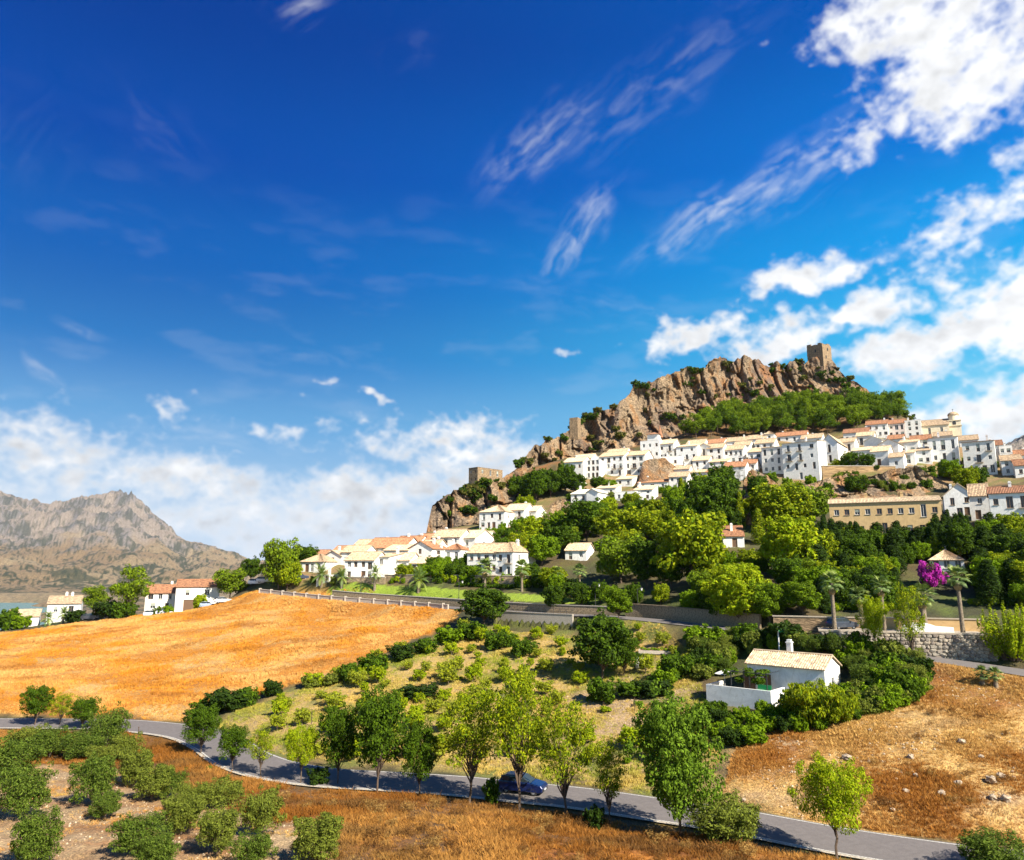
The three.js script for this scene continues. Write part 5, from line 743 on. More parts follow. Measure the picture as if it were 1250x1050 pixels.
fill(26, [[0, 900], [160, 903], [250, 925], [300, 962], [200, 940], [0, 915]], [weeds[0], weeds[1], bushes[2]], [0.4, 1.0], 'dry_weed', 'withered weed on the verge at the road bend', 'withered weeds at the road bend', 'weed', 94, 0.3, [1.0, 0.9]);
// scrub on the crag, each rooted on a ledge
{
  const rnd = seeded(31);
  let made = 0;
  const m = crags[0].geometry, P = m.attributes.position, N = m.attributes.normal, p = V();
  for (let tries = 0; tries < 60000 && made < 190; tries++) {
    const k = Math.floor(rnd() * P.count); if (N.getY(k) < 0.5) continue; p.fromBufferAttribute(P, k); if (p.y < groundAt(p.x, p.z) - 0.5) continue; if (fbm3(p.x * 0.05, p.y * 0.05, p.z * 0.05, 2) < -0.05) continue;
    const row = Math.floor(k / (m.userData.nc + 1)); if (row > m.userData.skirt + m.userData.rows + 6) continue;
    const s = 1.2 + rnd() * 2.4; const ks = Math.floor(rnd() * 2); plant(scrubs[ks], 'crag_shrub', `${s > 2.4 ? 'larger' : 'smaller'} ${ks ? 'brownish' : 'dark green'} scrub bush rooted on a ledge of the crag`, 'shrub', p.clone(), s, s * 1.5, 'scrub on the crag'); made++;
  }
}
// --- dry grass: uncountable tufts
function tuft(blades, spread, seed, curve = 0.35, width = 0.03) {
  const rnd = seeded(seed), pos = [], idx = [];
  for (let k = 0; k < blades; k++) { const a = rnd() * 6.283, r = Math.sqrt(rnd()) * spread, x = Math.cos(a) * r, z = Math.sin(a) * r, h = 0.5 + rnd() * 0.5, b = rnd() * 6.283, dx = Math.cos(b), dz = Math.sin(b), l = curve * rnd(); const o = pos.length / 3; pos.push(x - dz * width, 0, z + dx * width, x + dz * width, 0, z - dx * width, x + dx * l * 0.4 - dz * width * 0.7, h * 0.6, z + dz * l * 0.4 + dx * width * 0.7, x + dx * l, h, z + dz * l); idx.push(o, o + 1, o + 2, o + 1, o + 3, o + 2); }
  const g = new THREE.BufferGeometry(); g.setAttribute('position', new THREE.Float32BufferAttribute(pos, 3)); g.setIndex(idx); g.computeVertexNormals(); return g;
}
const grassMat = new THREE.MeshPhysicalMaterial({ color: 0xffffff, roughness: 0.9, transmission: 0.25, thickness: 0, specularIntensity: 0.2 });
function sward(name, label, poly, count, hr, ca, cb, cc, seed, geo, keep = () => true) {
  const rnd = seeded(seed), xs = poly.map((p) => p[0]), zs = poly.map((p) => p[1]), x0 = Math.min(...xs), x1 = Math.max(...xs), z0 = Math.max(Math.min(...zs), -240), z1 = Math.max(...zs), M = [], Q = new THREE.Object3D(), cols = [], c = new THREE.Color();
  for (let t = 0; t < count * 6 && M.length < count; t++) {
    const x = lerp(x0, x1, rnd()), z = lerp(z0, z1, rnd()); if (!inside(poly, x, z) || Math.abs(x / z) > 0.78 || !keep(x, z)) continue; const r = roadNear(x, z); if (r.d < r.w / 2 + 0.8) continue;
    const n = fbm2(x * 0.09 + seed, z * 0.09, 3), s = lerp(hr[0], hr[1], clamp(rnd() * 0.7 + n, 0, 1)); if (rnd() > 0.75 + n) continue;
    Q.position.set(x, groundAt(x, z) - 0.03, z); Q.rotation.set((rnd() - 0.5) * 0.3, rnd() * 6.28, (rnd() - 0.5) * 0.3); Q.scale.set(s * 1.3, s, s * 1.3); Q.updateMatrix(); M.push(Q.matrix.clone());
    c.copy(ca).lerp(cb, clamp(0.5 + fbm2(x * 0.05 + 4, z * 0.05 + seed, 3) * 1.6 + (rnd() - 0.5) * 0.5, 0, 1)).lerp(cc, clamp(fbm2(x * 0.03, z * 0.11 + seed, 3) * 1.6 - 0.1, 0, 0.8)).multiplyScalar(0.8 + rnd() * 0.4); cols.push(c.clone());
  }
  const m = new THREE.InstancedMesh(geo, grassMat, M.length); lit(m); M.forEach((q, k) => { m.setMatrixAt(k, q); m.setColorAt(k, cols[k]); }); m.name = name; m.userData = { kind: 'stuff', label, category: 'grass' }; scene.add(m);
}
const stubble = tuft(9, 0.55, 5, 0.5, 0.05), tall = tuft(14, 0.4, 6, 0.5, 0.022);
sward('golden_stubble', 'golden orange dry grass covering the hill field', zone.field, 42000, [0.22, 0.6], rgb(0.6, 0.26, 0.025), rgb(0.68, 0.4, 0.12), C.ochre, 41, stubble);
sward('verge_grass', 'rusty dry grass along the lower road verge', zone.verge, 20000, [0.25, 0.75], rgb(0.26, 0.1, 0.014), rgb(0.44, 0.22, 0.05), C.brown, 42, tall);
sward('dry_grass', 'dry tan grass on the right hand field', zone.rightField, 24000, [0.15, 0.5], rgb(0.58, 0.36, 0.11), rgb(0.36, 0.15, 0.025), C.palesoil, 43, tall);
sward('straw_grass', 'straw grass and weeds between the young olives', zone.slope, 22000, [0.15, 0.5], rgb(0.56, 0.4, 0.1), rgb(0.28, 0.31, 0.03), C.straw, 44, stubble);
sward('bank_grass', 'sparse dry weeds on the bare bank', zone.soil, 5000, [0.1, 0.35], rgb(0.6, 0.4, 0.16), rgb(0.5, 0.24, 0.05), C.straw, 45, tall, (x, z) => fbm2(x * 0.2, z * 0.2, 3) > 0.05);
sward('lawn_grass', 'bright green mown lawn of the terraced garden', zone.lawn, 5000, [0.1, 0.2], rgb(0.3, 0.42, 0.03), rgb(0.4, 0.46, 0.05), C.lawn, 46, stubble);
// ------------------------------------------------------------------ the white cottage and its terrace
{
  const c = house('single storey white cottage with ribbed tan roof among shrubs', [913, 1007, 851, 813], 42, 5.2, 'gable', { name: 'cottage', win: [0], side: [1], tile: 'pale', rise: 1.25, sink: 3, chimneys: 1, wall: white[1] }), { t, W, H } = c;
  const L = W * 0.62, x0 = -W / 2 - 3.6, x1 = x0 + L + 2.4, z1 = 4.2, y = 0.55;
  mesh('terrace_floor', box(x1 - x0 - 0.5, 0.15, z1 - 0.3, (x0 + x1) / 2, y - 0.2, z1 / 2 + 0.05), stoneTrim, t);
  mesh('terrace_wall', merge([box(x1 - x0, y + 3.6, 0.26, (x0 + x1) / 2, (y + 0.6 - 3) / 2, z1), box(0.26, y + 3.6, z1 - 0.3, x0 + 0.13, (y + 0.6 - 3) / 2, z1 / 2 - 0.02), box(0.26, y + 3.6, z1 - 0.3, x1 - 0.13, (y + 0.6 - 3) / 2, z1 / 2 - 0.02)]), white[1], t);
  for (const [x, z] of [[x0 + 3.2, 3.9], [x1 - 0.6, 3.9], [x0 + 3.2, 0.4], [(x0 + x1) / 2 + 1.4, 3.9]]) mesh('pergola_post', box(0.1, 2.5, 0.1, x, y + 1.1, z), ironMat, t);
  mesh('pergola_beam', merge([box(x1 - x0 - 3.2, 0.1, 0.08, (x0 + x1) / 2 + 1.4, y + 2.4, 3.9), ...[0, 1, 2, 3, 4].map((k) => box(0.06, 0.06, 3.9, lerp(x0 + 3.2, x1 - 0.6, k / 4), y + 2.46, 2.1))]), ironMat, t);
  const rnd = seeded(3); mesh('vine', foliage(Array.from({ length: 12 }, () => [V(lerp(x0 + 2.6, x1 - 1, rnd()), y + (rnd() < 0.4 ? 0.7 + rnd() : 2.3), lerp(1.4, 4.2, rnd())), V(0.6, 0.4, 0.6), 130]), 0.16, G.deep, G.mid, rnd), leafMat, t);
  mesh('door', box(0.9, 2.0, 0.06, x1 - 2.2, y + 0.9, 0.04), doorMat, t); mesh('door', box(1.6, 2.0, 0.06, x1 - 4.6, y + 0.9, 0.04), doorMat, t);
  const b = thing('garden_bench', 'green wooden bench on the cottage terrace', 'bench', t.localToWorld(V(x1 - 1.6, y - 0.1, 2.6).clone()), t.rotation.y), gm = mat(rgb(0.02, 0.3, 0.1), 0.6);
  mesh('seat', box(1.7, 0.08, 0.5, 0, 0.45, 0), gm, b); mesh('backrest', box(1.7, 0.5, 0.06, 0, 0.8, -0.24), gm, b); for (const x of [-0.75, 0.75]) mesh('leg', box(0.08, 0.42, 0.45, x, 0.21, 0), gm, b);
  const s = thing('parasol', 'off white parasol open over the cottage terrace', 'parasol', t.localToWorld(V(x0 + 1.6, y - 0.12, 2.4)), 0), cone = new THREE.ConeGeometry(1.25, 0.5, 8, 1, true); cone.translate(0, 2.2, 0);
  mesh('canopy', cone, mat(rgb(0.75, 0.7, 0.6), 0.9), s); mesh('pole', bar(V(0, 0, 0), V(0, 2.4, 0), 0.03), whiteFrame, s);
  const flag = thing('flagpole', 'white pole with green pennant behind the cottage', 'flagpole', onGround(952, 804), 0); mesh('pole', bar(V(0, -0.5, 0), V(0, 4.2, 0), 0.09, 8), whiteFrame, flag); mesh('pennant', box(0.8, 0.55, 0.04, 0.5, 3.7, 0), gm, flag);
}
// ------------------------------------------------------------------ stone retaining wall and its terrace
let terraceSpot;
{
  const A = onGround(1213, 807), B = onGround(1002, 789), top = at(1213, 776, -A.z).y, dir = B.clone().sub(A).setY(0), len = dir.length(); dir.normalize(); const turn = Math.atan2(dir.z, -dir.x), rnd = seeded(8);
  const t = thing('stone_wall', 'grey rubble stone retaining wall with pale coping beside the upper road', 'wall', V((A.x + B.x) / 2, A.y, (A.z + B.z) / 2), turn), hT = top - A.y, mortar = mat(rgb(0.34, 0.27, 0.19), 1, { map: grainMap });
  mesh('mortar_core', box(len, hT + 0.9, 0.7, 0, (hT - 0.9) / 2, -0.36), mortar, t);
  mesh('coping', box(len + 0.3, 0.22, 1.0, 0, hT + 0.11, -0.36), mat(rgb(0.62, 0.53, 0.41), 0.95, { map: grainMap }), t);
  mesh('end_pier', box(0.5, hT + 1, 0.9, len / 2 + 0.25, (hT - 0.9) / 2, -0.36), mat(rgb(0.6, 0.5, 0.37), 0.95, { map: grainMap }), t);
  const geos = Array.from({ length: 7 }, (_, k) => { const g = new THREE.IcosahedronGeometry(0.5, 1), a = g.attributes.position; for (let i = 0; i < a.count; i++) { const x = a.getX(i), y = a.getY(i), z = a.getZ(i), n = 1 + 0.3 * n3(x * 2 + k * 9, y * 2, z * 2); a.setXYZ(i, clamp(x * n * 1.25, -0.5, 0.5), clamp(y * n * 1.2, -0.46, 0.46), z * n * 0.55); } g.computeVertexNormals(); return g; });
  const mats = [rgb(0.5, 0.45, 0.37), rgb(0.42, 0.37, 0.31), rgb(0.58, 0.5, 0.39), rgb(0.36, 0.3, 0.25)].map((c) => mat(c, 1, { map: rockGrain })), rows = Math.round((hT + 0.2) / 0.5);
  for (let r = 0; r < rows; r++) { let x = -len / 2 + 0.1; while (x < len / 2 - 0.2) { const w = 0.42 + rnd() * 0.5, h = 0.46 + rnd() * 0.12, m = mesh('stone', geos[Math.floor(rnd() * 7)], mats[Math.floor(rnd() * 4)], t); m.position.set(x + w / 2, -0.15 + (r + 0.5) * ((hT + 0.12) / rows) + (rnd() - 0.5) * 0.12, 0.0); m.scale.set(w * 0.96, h, 0.4 + rnd() * 0.35); m.rotation.z = (rnd() - 0.5) * 0.35; x += w; } }
  const shape = [A, B].map((p) => V(p.x, 0, p.z)), back = V(dir.z, 0, -dir.x); if (back.z > 0) back.negate(); // paved terrace behind the wall
  const g = new THREE.BufferGeometry(), c0 = shape[0].clone().addScaledVector(back, 0.8), c1 = shape[1].clone().addScaledVector(back, 0.8), c2 = c1.clone().addScaledVector(back, 9), c3 = c0.clone().addScaledVector(back, 9); const yT = top - 0.02;
  g.setAttribute('position', new THREE.Float32BufferAttribute([c0, c1, c2, c3].flatMap((p) => [p.x, yT, p.z]), 3)); g.setAttribute('uv', new THREE.Float32BufferAttribute([0, 0, 4, 0, 4, 2, 0, 2], 2)); g.setIndex([0, 2, 1, 0, 3, 2]); g.computeVertexNormals(); structure('terrace_pavement', g, stoneTrim);
  const onTerrace = (f, b) => { const p = shape[0].clone().lerp(shape[1], f).addScaledVector(back, b); p.y = Math.max(yT, groundAt(p.x, p.z)); return p; };
  const wm = thing('white_bench_wall', 'low white curved seat wall on the terrace between palms', 'bench', onTerrace(0.34, 1.6), turn);
  { const s = new THREE.Shape(); s.moveTo(-3, -0.5); s.lineTo(3, -0.5); s.lineTo(3, 0.8); s.lineTo(1, 0.9); s.quadraticCurveTo(-0.4, 1.5, -1.8, 1.25); s.lineTo(-3, 0.9); s.closePath(); const e = new THREE.ExtrudeGeometry(s, { depth: 0.3, bevelEnabled: true, bevelSize: 0.03, bevelThickness: 0.03, bevelSegments: 1 }); mesh('backrest', e, white[1], wm); mesh('seat', box(5.6, 0.4, 0.6, 0, 0.25, 0.7), white[1], wm); }
  const w2 = thing('terrace_wall', 'ochre rendered garden wall behind the terrace palms', 'wall', onTerrace(0.25, 7.5), turn); mesh('wall', box(12, 2.6, 0.4, 0, 0.2, 0), mat(rgb(0.55, 0.36, 0.17), 1, { map: plasterMap }), w2); mesh('coping', box(12.2, 0.16, 0.6, 0, 1.58, 0), stoneTrim, w2);
  const w3 = thing('terrace_wall', 'long low stone garden wall behind the parked dark car', 'wall', onTerrace(0.95, 8), turn); mesh('wall', box(14, 2.2, 0.4, 0, 0.3, 0), stoneWall, w3); mesh('coping', box(14.2, 0.16, 0.6, 0, 1.48, 0), stoneTrim, w3);
  terraceSpot = onTerrace;
}
const onTerrace = (f, b) => terraceSpot(f, b);
// ------------------------------------------------------------------ walls along the middle road
function wallAlong(name, label, line, off, i0, i1, h, below, thick, m, posts, capMat) {
  const o = line[Math.floor((i0 + i1) / 2)], t = thing(name, label, 'wall', V(o.x, o.y, o.z)), segs = [], caps = [];
  const pt = (k) => { const a = line[Math.max(0, k - 1)], b = line[Math.min(line.length - 1, k + 1)], d = V(b.x - a.x, 0, b.z - a.z).normalize(); return V(line[k].x - d.z * off, line[k].y, line[k].z + d.x * off); };
  for (let k = i0; k < i1; k++) { const p = pt(k), q = pt(k + 1), d = q.clone().sub(p), l = d.length(), g = box(l + 0.02, h + below, thick, 0, (h - below) / 2, 0), c = box(l + 0.02, 0.12, thick + 0.16, 0, h + 0.06, 0), a = Math.atan2(-d.z, d.x), mid = p.clone().lerp(q, 0.5).sub(o), pitch = Math.asin(clamp(d.y / l, -1, 1)); for (const e of [g, c]) { e.rotateZ(pitch); e.rotateY(a); e.translate(mid.x, mid.y, mid.z); } segs.push(g); caps.push(c); if (posts && (k - i0) % posts === 0) { const m2 = mesh('pillar', once(`pil${h}${thick}`, () => box(thick + 0.18, h + 0.5, thick + 0.18, 0, h / 2 + 0.1, 0)), capMat, t); m2.position.copy(p.clone().sub(o)); } }
  mesh('wall', merge(segs), m, t); mesh('coping', merge(caps), capMat, t);
  return { t, pt, o };
}
const R1 = roads[1], idxAt = (px) => { let b = 0, e = 1e9; R1.line.forEach((p, k) => { const x = 625 + (p.x / -p.z) * FOCAL * 1.02; if (Math.abs(x - px) < e) { e = Math.abs(x - px); b = k; } }); return b; };
const paleStone = mat(rgb(0.62, 0.55, 0.46), 0.95, { map: grainMap }), brownStone = mat(rgb(0.46, 0.35, 0.22), 1, { map: rockGrain, bumpMap: rockBump, bumpScale: 0.1 });
wallAlong('road_parapet', 'pale stone parapet with pillars edging the middle road', R1.line, R1.w / 2 + 0.45, idxAt(330), idxAt(560), 0.75, 1.6, 0.35, paleStone, 3, paleStone);
{
  const i0 = idxAt(615), i1 = idxAt(712), q = wallAlong('road_embankment', 'pale concrete embankment under the iron railing of the middle road', R1.line, R1.w / 2 + 0.45, i0, i1, 0.25, 3.2, 0.35, paleStone, 0, paleStone), mid = R1.line[Math.floor((i0 + i1) / 2)], r = thing('iron_railing', 'dark iron railing along the middle road', 'railing', mid.clone()), rails = [];
  for (let k = i0; k <= i1; k++) { const p = q.pt(k).sub(mid); const m = mesh('post', once('railpost', () => box(0.07, 1.05, 0.07, 0, 0.75, 0)), ironMat, r); m.position.copy(p); if (k < i1) { const e = q.pt(k + 1).sub(mid); for (const y of [0.75, 1.25]) rails.push(bar(p.clone().add(V(0, y, 0)), e.clone().add(V(0, y, 0)), 0.03, 5)); } }
  mesh('rail', merge(rails), ironMat, r);
}
wallAlong('garden_wall', 'brown stone retaining wall under the garden lawn', R1.line, -R1.w / 2 - 1.1, idxAt(392), idxAt(742), 1.5, 1, 0.5, brownStone, 0, paleStone);
wallAlong('garden_wall', 'dark stone retaining wall along the inner side of the middle road', R1.line, -R1.w / 2 - 1.1, idxAt(750), idxAt(905), 2.2, 1, 0.5, brownStone, 0, brownStone);
// terraces inside the garden
for (const [label, x0, y0, x1, y1, h] of [['low stone terrace wall under the lower village', 470, 710, 560, 711, 1.6], ['stone terrace wall beside the arched garden stair', 575, 712, 650, 716, 2.0], ['short terrace wall below the long two storey house', 410, 711, 470, 713, 1.4]]) {
  const a = onGround(x0, y0), b = onGround(x1, y1), m = a.clone().lerp(b, 0.5), d = b.clone().sub(a), t = thing('terrace_wall', label, 'wall', m, Math.atan2(-d.z, d.x)); mesh('wall', box(d.length(), h + 1.5, 0.5, 0, (h - 1.5) / 2, 0), brownStone, t); mesh('coping', box(d.length() + 0.1, 0.14, 0.66, 0, h + 0.07, 0), paleStone, t);
}
// village terrace wall above the rock face
{ const a = at(1004, 580, 249), b = at(1126, 571, 250), d = b.clone().sub(a), t = thing('terrace_wall', 'ochre terrace wall on top of the brown rock face', 'wall', a.clone().lerp(b, 0.5), Math.atan2(-d.z, d.x)); mesh('wall', box(d.length(), 5, 0.6, 0, -0.8, 0), mat(rgb(0.45, 0.3, 0.15), 1, { map: rockGrain }), t); mesh('coping', box(d.length() + 0.2, 0.2, 0.8, 0, 1.8, 0), paleStone, t); }
// ------------------------------------------------------------------ palms
const palmGreen = new THREE.MeshPhysicalMaterial({ color: rgb(0.11, 0.18, 0.02), roughness: 0.6, transmission: 0.2, thickness: 0 }), palmPale = new THREE.MeshPhysicalMaterial({ color: rgb(0.24, 0.3, 0.04), roughness: 0.6, transmission: 0.2, thickness: 0 }), palmDry = mat(rgb(0.36, 0.25, 0.11), 1);
function fanFrond() { // stalk and a fan of pleated segments, pointing along +x
  const pos = [], idx = [], tri = (a, b, c) => { const o = pos.length / 3; pos.push(...a, ...b, ...c); idx.push(o, o + 1, o + 2); };
  tri([0, 0, 0.03], [0, 0, -0.03], [0.95, 0.12, 0]); tri([0, 0.03, 0], [0, -0.03, 0], [0.95, 0.12, 0]);
  for (let k = -6; k <= 6; k++) { const a = k * 0.2, c = Math.cos(a), s = Math.sin(a), L = 0.95 - Math.abs(k) * 0.025, tip = [0.85 + c * L, 0.12 - L * 0.32 - Math.abs(k) * 0.012, s * L], m1 = [0.85 + Math.cos(a - 0.1) * L * 0.55, 0.06, Math.sin(a - 0.1) * L * 0.55], m2 = [0.85 + Math.cos(a + 0.1) * L * 0.55, 0.06, Math.sin(a + 0.1) * L * 0.55], mm = [0.85 + c * L * 0.5, 0.11, s * L * 0.5], b = [0.85, 0.1, 0]; tri(b, m1, mm); tri(b, mm, m2); tri(m1, tip, mm); tri(mm, tip, m2); }
  const g = new THREE.BufferGeometry(); g.setAttribute('position', new THREE.Float32BufferAttribute(pos, 3)); g.setIndex(idx); const f = g.toNonIndexed(); f.computeVertexNormals(); return f;
}
function featherFrond() { // arched midrib with leaflets on both sides
  const pos = [], tri = (a, b, c) => pos.push(...a, ...b, ...c), at2 = (t) => [t * 1.9, 0.75 * t - 1.15 * t * t, 0];
  for (let k = 0; k < 14; k++) { const t = 0.12 + (k / 14) * 0.88, p = at2(t), q = at2(t + 0.05), L = 0.42 * Math.sin(Math.PI * Math.min(1, t * 0.85 + 0.12)); for (const s of [-1, 1]) tri(p, q, [p[0] + L * 0.6, p[1] - L * 0.35, s * L]); if (k < 13) { const n = at2(t + 0.07); tri([p[0], p[1], 0.02], [p[0], p[1], -0.02], n); } }
  const g = new THREE.BufferGeometry(); g.setAttribute('position', new THREE.Float32BufferAttribute(pos, 3)); g.computeVertexNormals(); return g;
}
const fan = fanFrond(), feather = featherFrond();
function palm(label, p, trunkH, crown, kind, thick = 0.22, group) {
  const t = thing(kind === 'fan' ? 'fan_palm' : 'date_palm', label, 'palm', p, rand() * 6), pts = [], lean = (rand() - 0.5) * 0.06 * trunkH; for (let k = 0; k <= 10; k++) pts.push(V(lean * (k / 10) ** 2, -0.4 + (trunkH + 0.4) * (k / 10), 0));
  mesh('trunk', tube(pts, thick * 1.25, thick * 0.85, 8), paleBark, t);
  const hd = V(lean, trunkH, 0), n = kind === 'fan' ? 30 : 34;
  for (let k = 0; k < n; k++) { const f = mesh('frond', kind === 'fan' ? fan : feather, k % 3 ? palmGreen : palmPale, t), e = lerp(1.5, -0.8, (k + 0.5) / n); f.position.copy(hd); f.rotation.set(0, k * 2.39996 + rand() * 0.3, e + (rand() - 0.5) * 0.2, 'YXZ'); f.scale.setScalar((crown / 1.85) * (0.85 + rand() * 0.3)); }
  const sk = []; for (let k = 0; k < 12; k++) { const a = k * 2.4, g = fan.clone(); g.scale(0.45 * crown, 0.5 * crown, 0.4 * crown); g.rotateZ(-1.35); g.rotateY(a); g.translate(hd.x, hd.y - 0.2, hd.z); sk.push(g); } if (kind === 'fan') mesh('dead_frond_skirt', merge(sk), palmDry, t);
  return t;
}
const palmAt = (label, [x, y, yTop], crown, kind, thick, d) => { const p = d ? at(x, y, d) : onGround(x, y); if (d) p.y = groundAt(p.x, p.z); return palm(label, p, at(x, yTop, -p.z).y - p.y, crown, kind, thick); };
palm('tall fan palm on the terrace near the wall end', onTerrace(0.14, 1.2), 7.2, 1.9, 'fan', 0.24); palm('stout fan palm with thick trunk behind the white seat wall', onTerrace(0.33, 5.2), 4.6, 2.2, 'fan', 0.45); palm('tall fan palm at the inner end of the stone wall', onTerrace(0.9, 2), 6.4, 1.9, 'fan', 0.26); palm('fan palm half hidden behind the slim tree on the terrace', onTerrace(0.58, 4.0), 6.0, 1.7, 'fan', 0.22); palm('bushy fan palm behind the inner end of the terrace', onTerrace(0.7, 8), 4.4, 1.8, 'fan', 0.26);
palmAt('tall fan palm before the hotel side wall', [637, 722, 694], 2.4, 'fan', 0.24); palmAt('fan palm in front of the hotel wing', [592, 719, 693], 2.6, 'fan', 0.24); palmAt('date palm at the left end of the garden lawn', [392, 716, 702], 3.2, 'feather', 0.35); palmAt('second date palm in the garden beside the long house', [417, 717, 705], 2.6, 'feather', 0.32); palmAt('bushy date palm in the middle of the lawn', [511, 722, 708], 3.2, 'feather', 0.4); palmAt('yellowish palm before the long two storey house', [457, 720, 700], 2.4, 'feather', 0.3); palmAt('fan palm beside the garden hedge', [680, 722, 700], 1.9, 'fan', 0.2); palmAt('fan palm behind the garden swing', [708, 724, 697], 1.9, 'fan', 0.2);
palmAt('small date palm before the white barn', [58, 767, 755], 2.4, 'feather', 0.25, 200); palmAt('slightly taller date palm before the white barn', [76, 766, 750], 2.4, 'feather', 0.25, 200);
palmAt('low fan palm of a pair on the dry right hand field', [1200, 836, 822], 1.05, 'fan', 0.22); palmAt('leaning low fan palm of the pair on the dry field', [1216, 839, 824], 1.05, 'fan', 0.22);
// ------------------------------------------------------------------ bougainvillea, spiky shrub, hedges
{
  const bg = makeTree(900, { h: 3.6, trunk: 0.05, r: 0.55, n: 16, leaves: 3200, size: 0.14, ca: rgb(0.4, 0.02, 0.3), cb: rgb(0.62, 0.06, 0.5), shape: 'shrub', radius: 0.03, spread: 0.42, hollow: 0.3, aspect: 0.7, name: 'blossom' }); bg.trunkName = 'stem';
  const bgRnd = seeded(77), p = at(1138, 708, 130); p.y = groundAt(p.x, p.z); plant(bg, 'bougainvillea', 'magenta bougainvillea in full bloom before the cream roofed villa', 'shrub', p, Math.max(2.6, at(1138, 682, 130).y - p.y), 4.6).add(mesh('leaves', foliage(Array.from({ length: 14 }, () => [V((bgRnd() - 0.5) * 2.6, 0.6 + bgRnd() * 2.4, (bgRnd() - 0.5) * 2.6), V(0.8, 0.5, 0.8), 90]), 0.13, G.deep, G.mid, bgRnd), leafMat));
  const rnd = seeded(12), clumps = [], wood = []; // upright shoots
  for (let k = 0; k < 60; k++) { const a = rnd() * 6.28, q = Math.sqrt(rnd()) * 3.4, hh = 4.2 + rnd() * 3.4 - q * 0.55, f = V(Math.cos(a) * q * 0.35, 0, Math.sin(a) * q * 0.35), e = V(Math.cos(a) * q * 1.15, hh, Math.sin(a) * q * 1.15); wood.push(bough(f, e, 0.06, 0.015, rnd, 0.05)); for (let m = 0; m < 5; m++) { const c = f.clone().lerp(e, 0.3 + m * 0.17); clumps.push([c, V(0.38 - m * 0.05, 0.75, 0.38 - m * 0.05), 42]); } }
  const t = thing('shoot_shrub', 'large shrub of upright yellow green shoots by the wall end', 'shrub', onGround(1236, 806)); mesh('stem', merge(wood), barkMat, t); mesh('foliage', foliage(clumps, 0.17, G.lime, G.yellow, rnd, { aspect: 0.35, up: 0.7 }), leafMat, t);
  const hedge = (label, x0, y0, x1, y1, h, ca, cb) => { const a = onGround(x0, y0), b = onGround(x1, y1), l = a.distanceTo(b), n = Math.ceil(l / 0.9), r = seeded(x0), cl = [], st = [], o = a.clone().lerp(b, 0.5); for (let k = 0; k <= n; k++) { const c = a.clone().lerp(b, k / n).sub(o); c.y = groundAt(c.x + o.x, c.z + o.z) - o.y; st.push(bar(c.clone(), c.clone().add(V(0, h * 0.6, 0)), 0.04, 5)); c.y += h * 0.5; cl.push([c, V(0.75, h * 0.55, 0.7), 150]); } const t2 = thing('clipped_hedge', label, 'hedge', o); mesh('stem', merge(st), barkMat, t2); mesh('foliage', foliage(cl, 0.2, ca, cb, r, { hollow: 0.5 }), leafMat, t2); };
  hedge('dark clipped hedge behind the garden lawn', 640, 716, 700, 720, 2.4, G.dark, G.deep); hedge('long bright hedge below the white houses on the right', 1170, 712, 1262, 716, 3, G.mid, G.deep); hedge('low trimmed hedge crossing the garden', 560, 716, 640, 718, 0.9, G.deep, G.mid);
  hedge('clipped green hedge beside the middle road', 836, 745, 872, 748, 2.2, G.deep, G.mid);
}
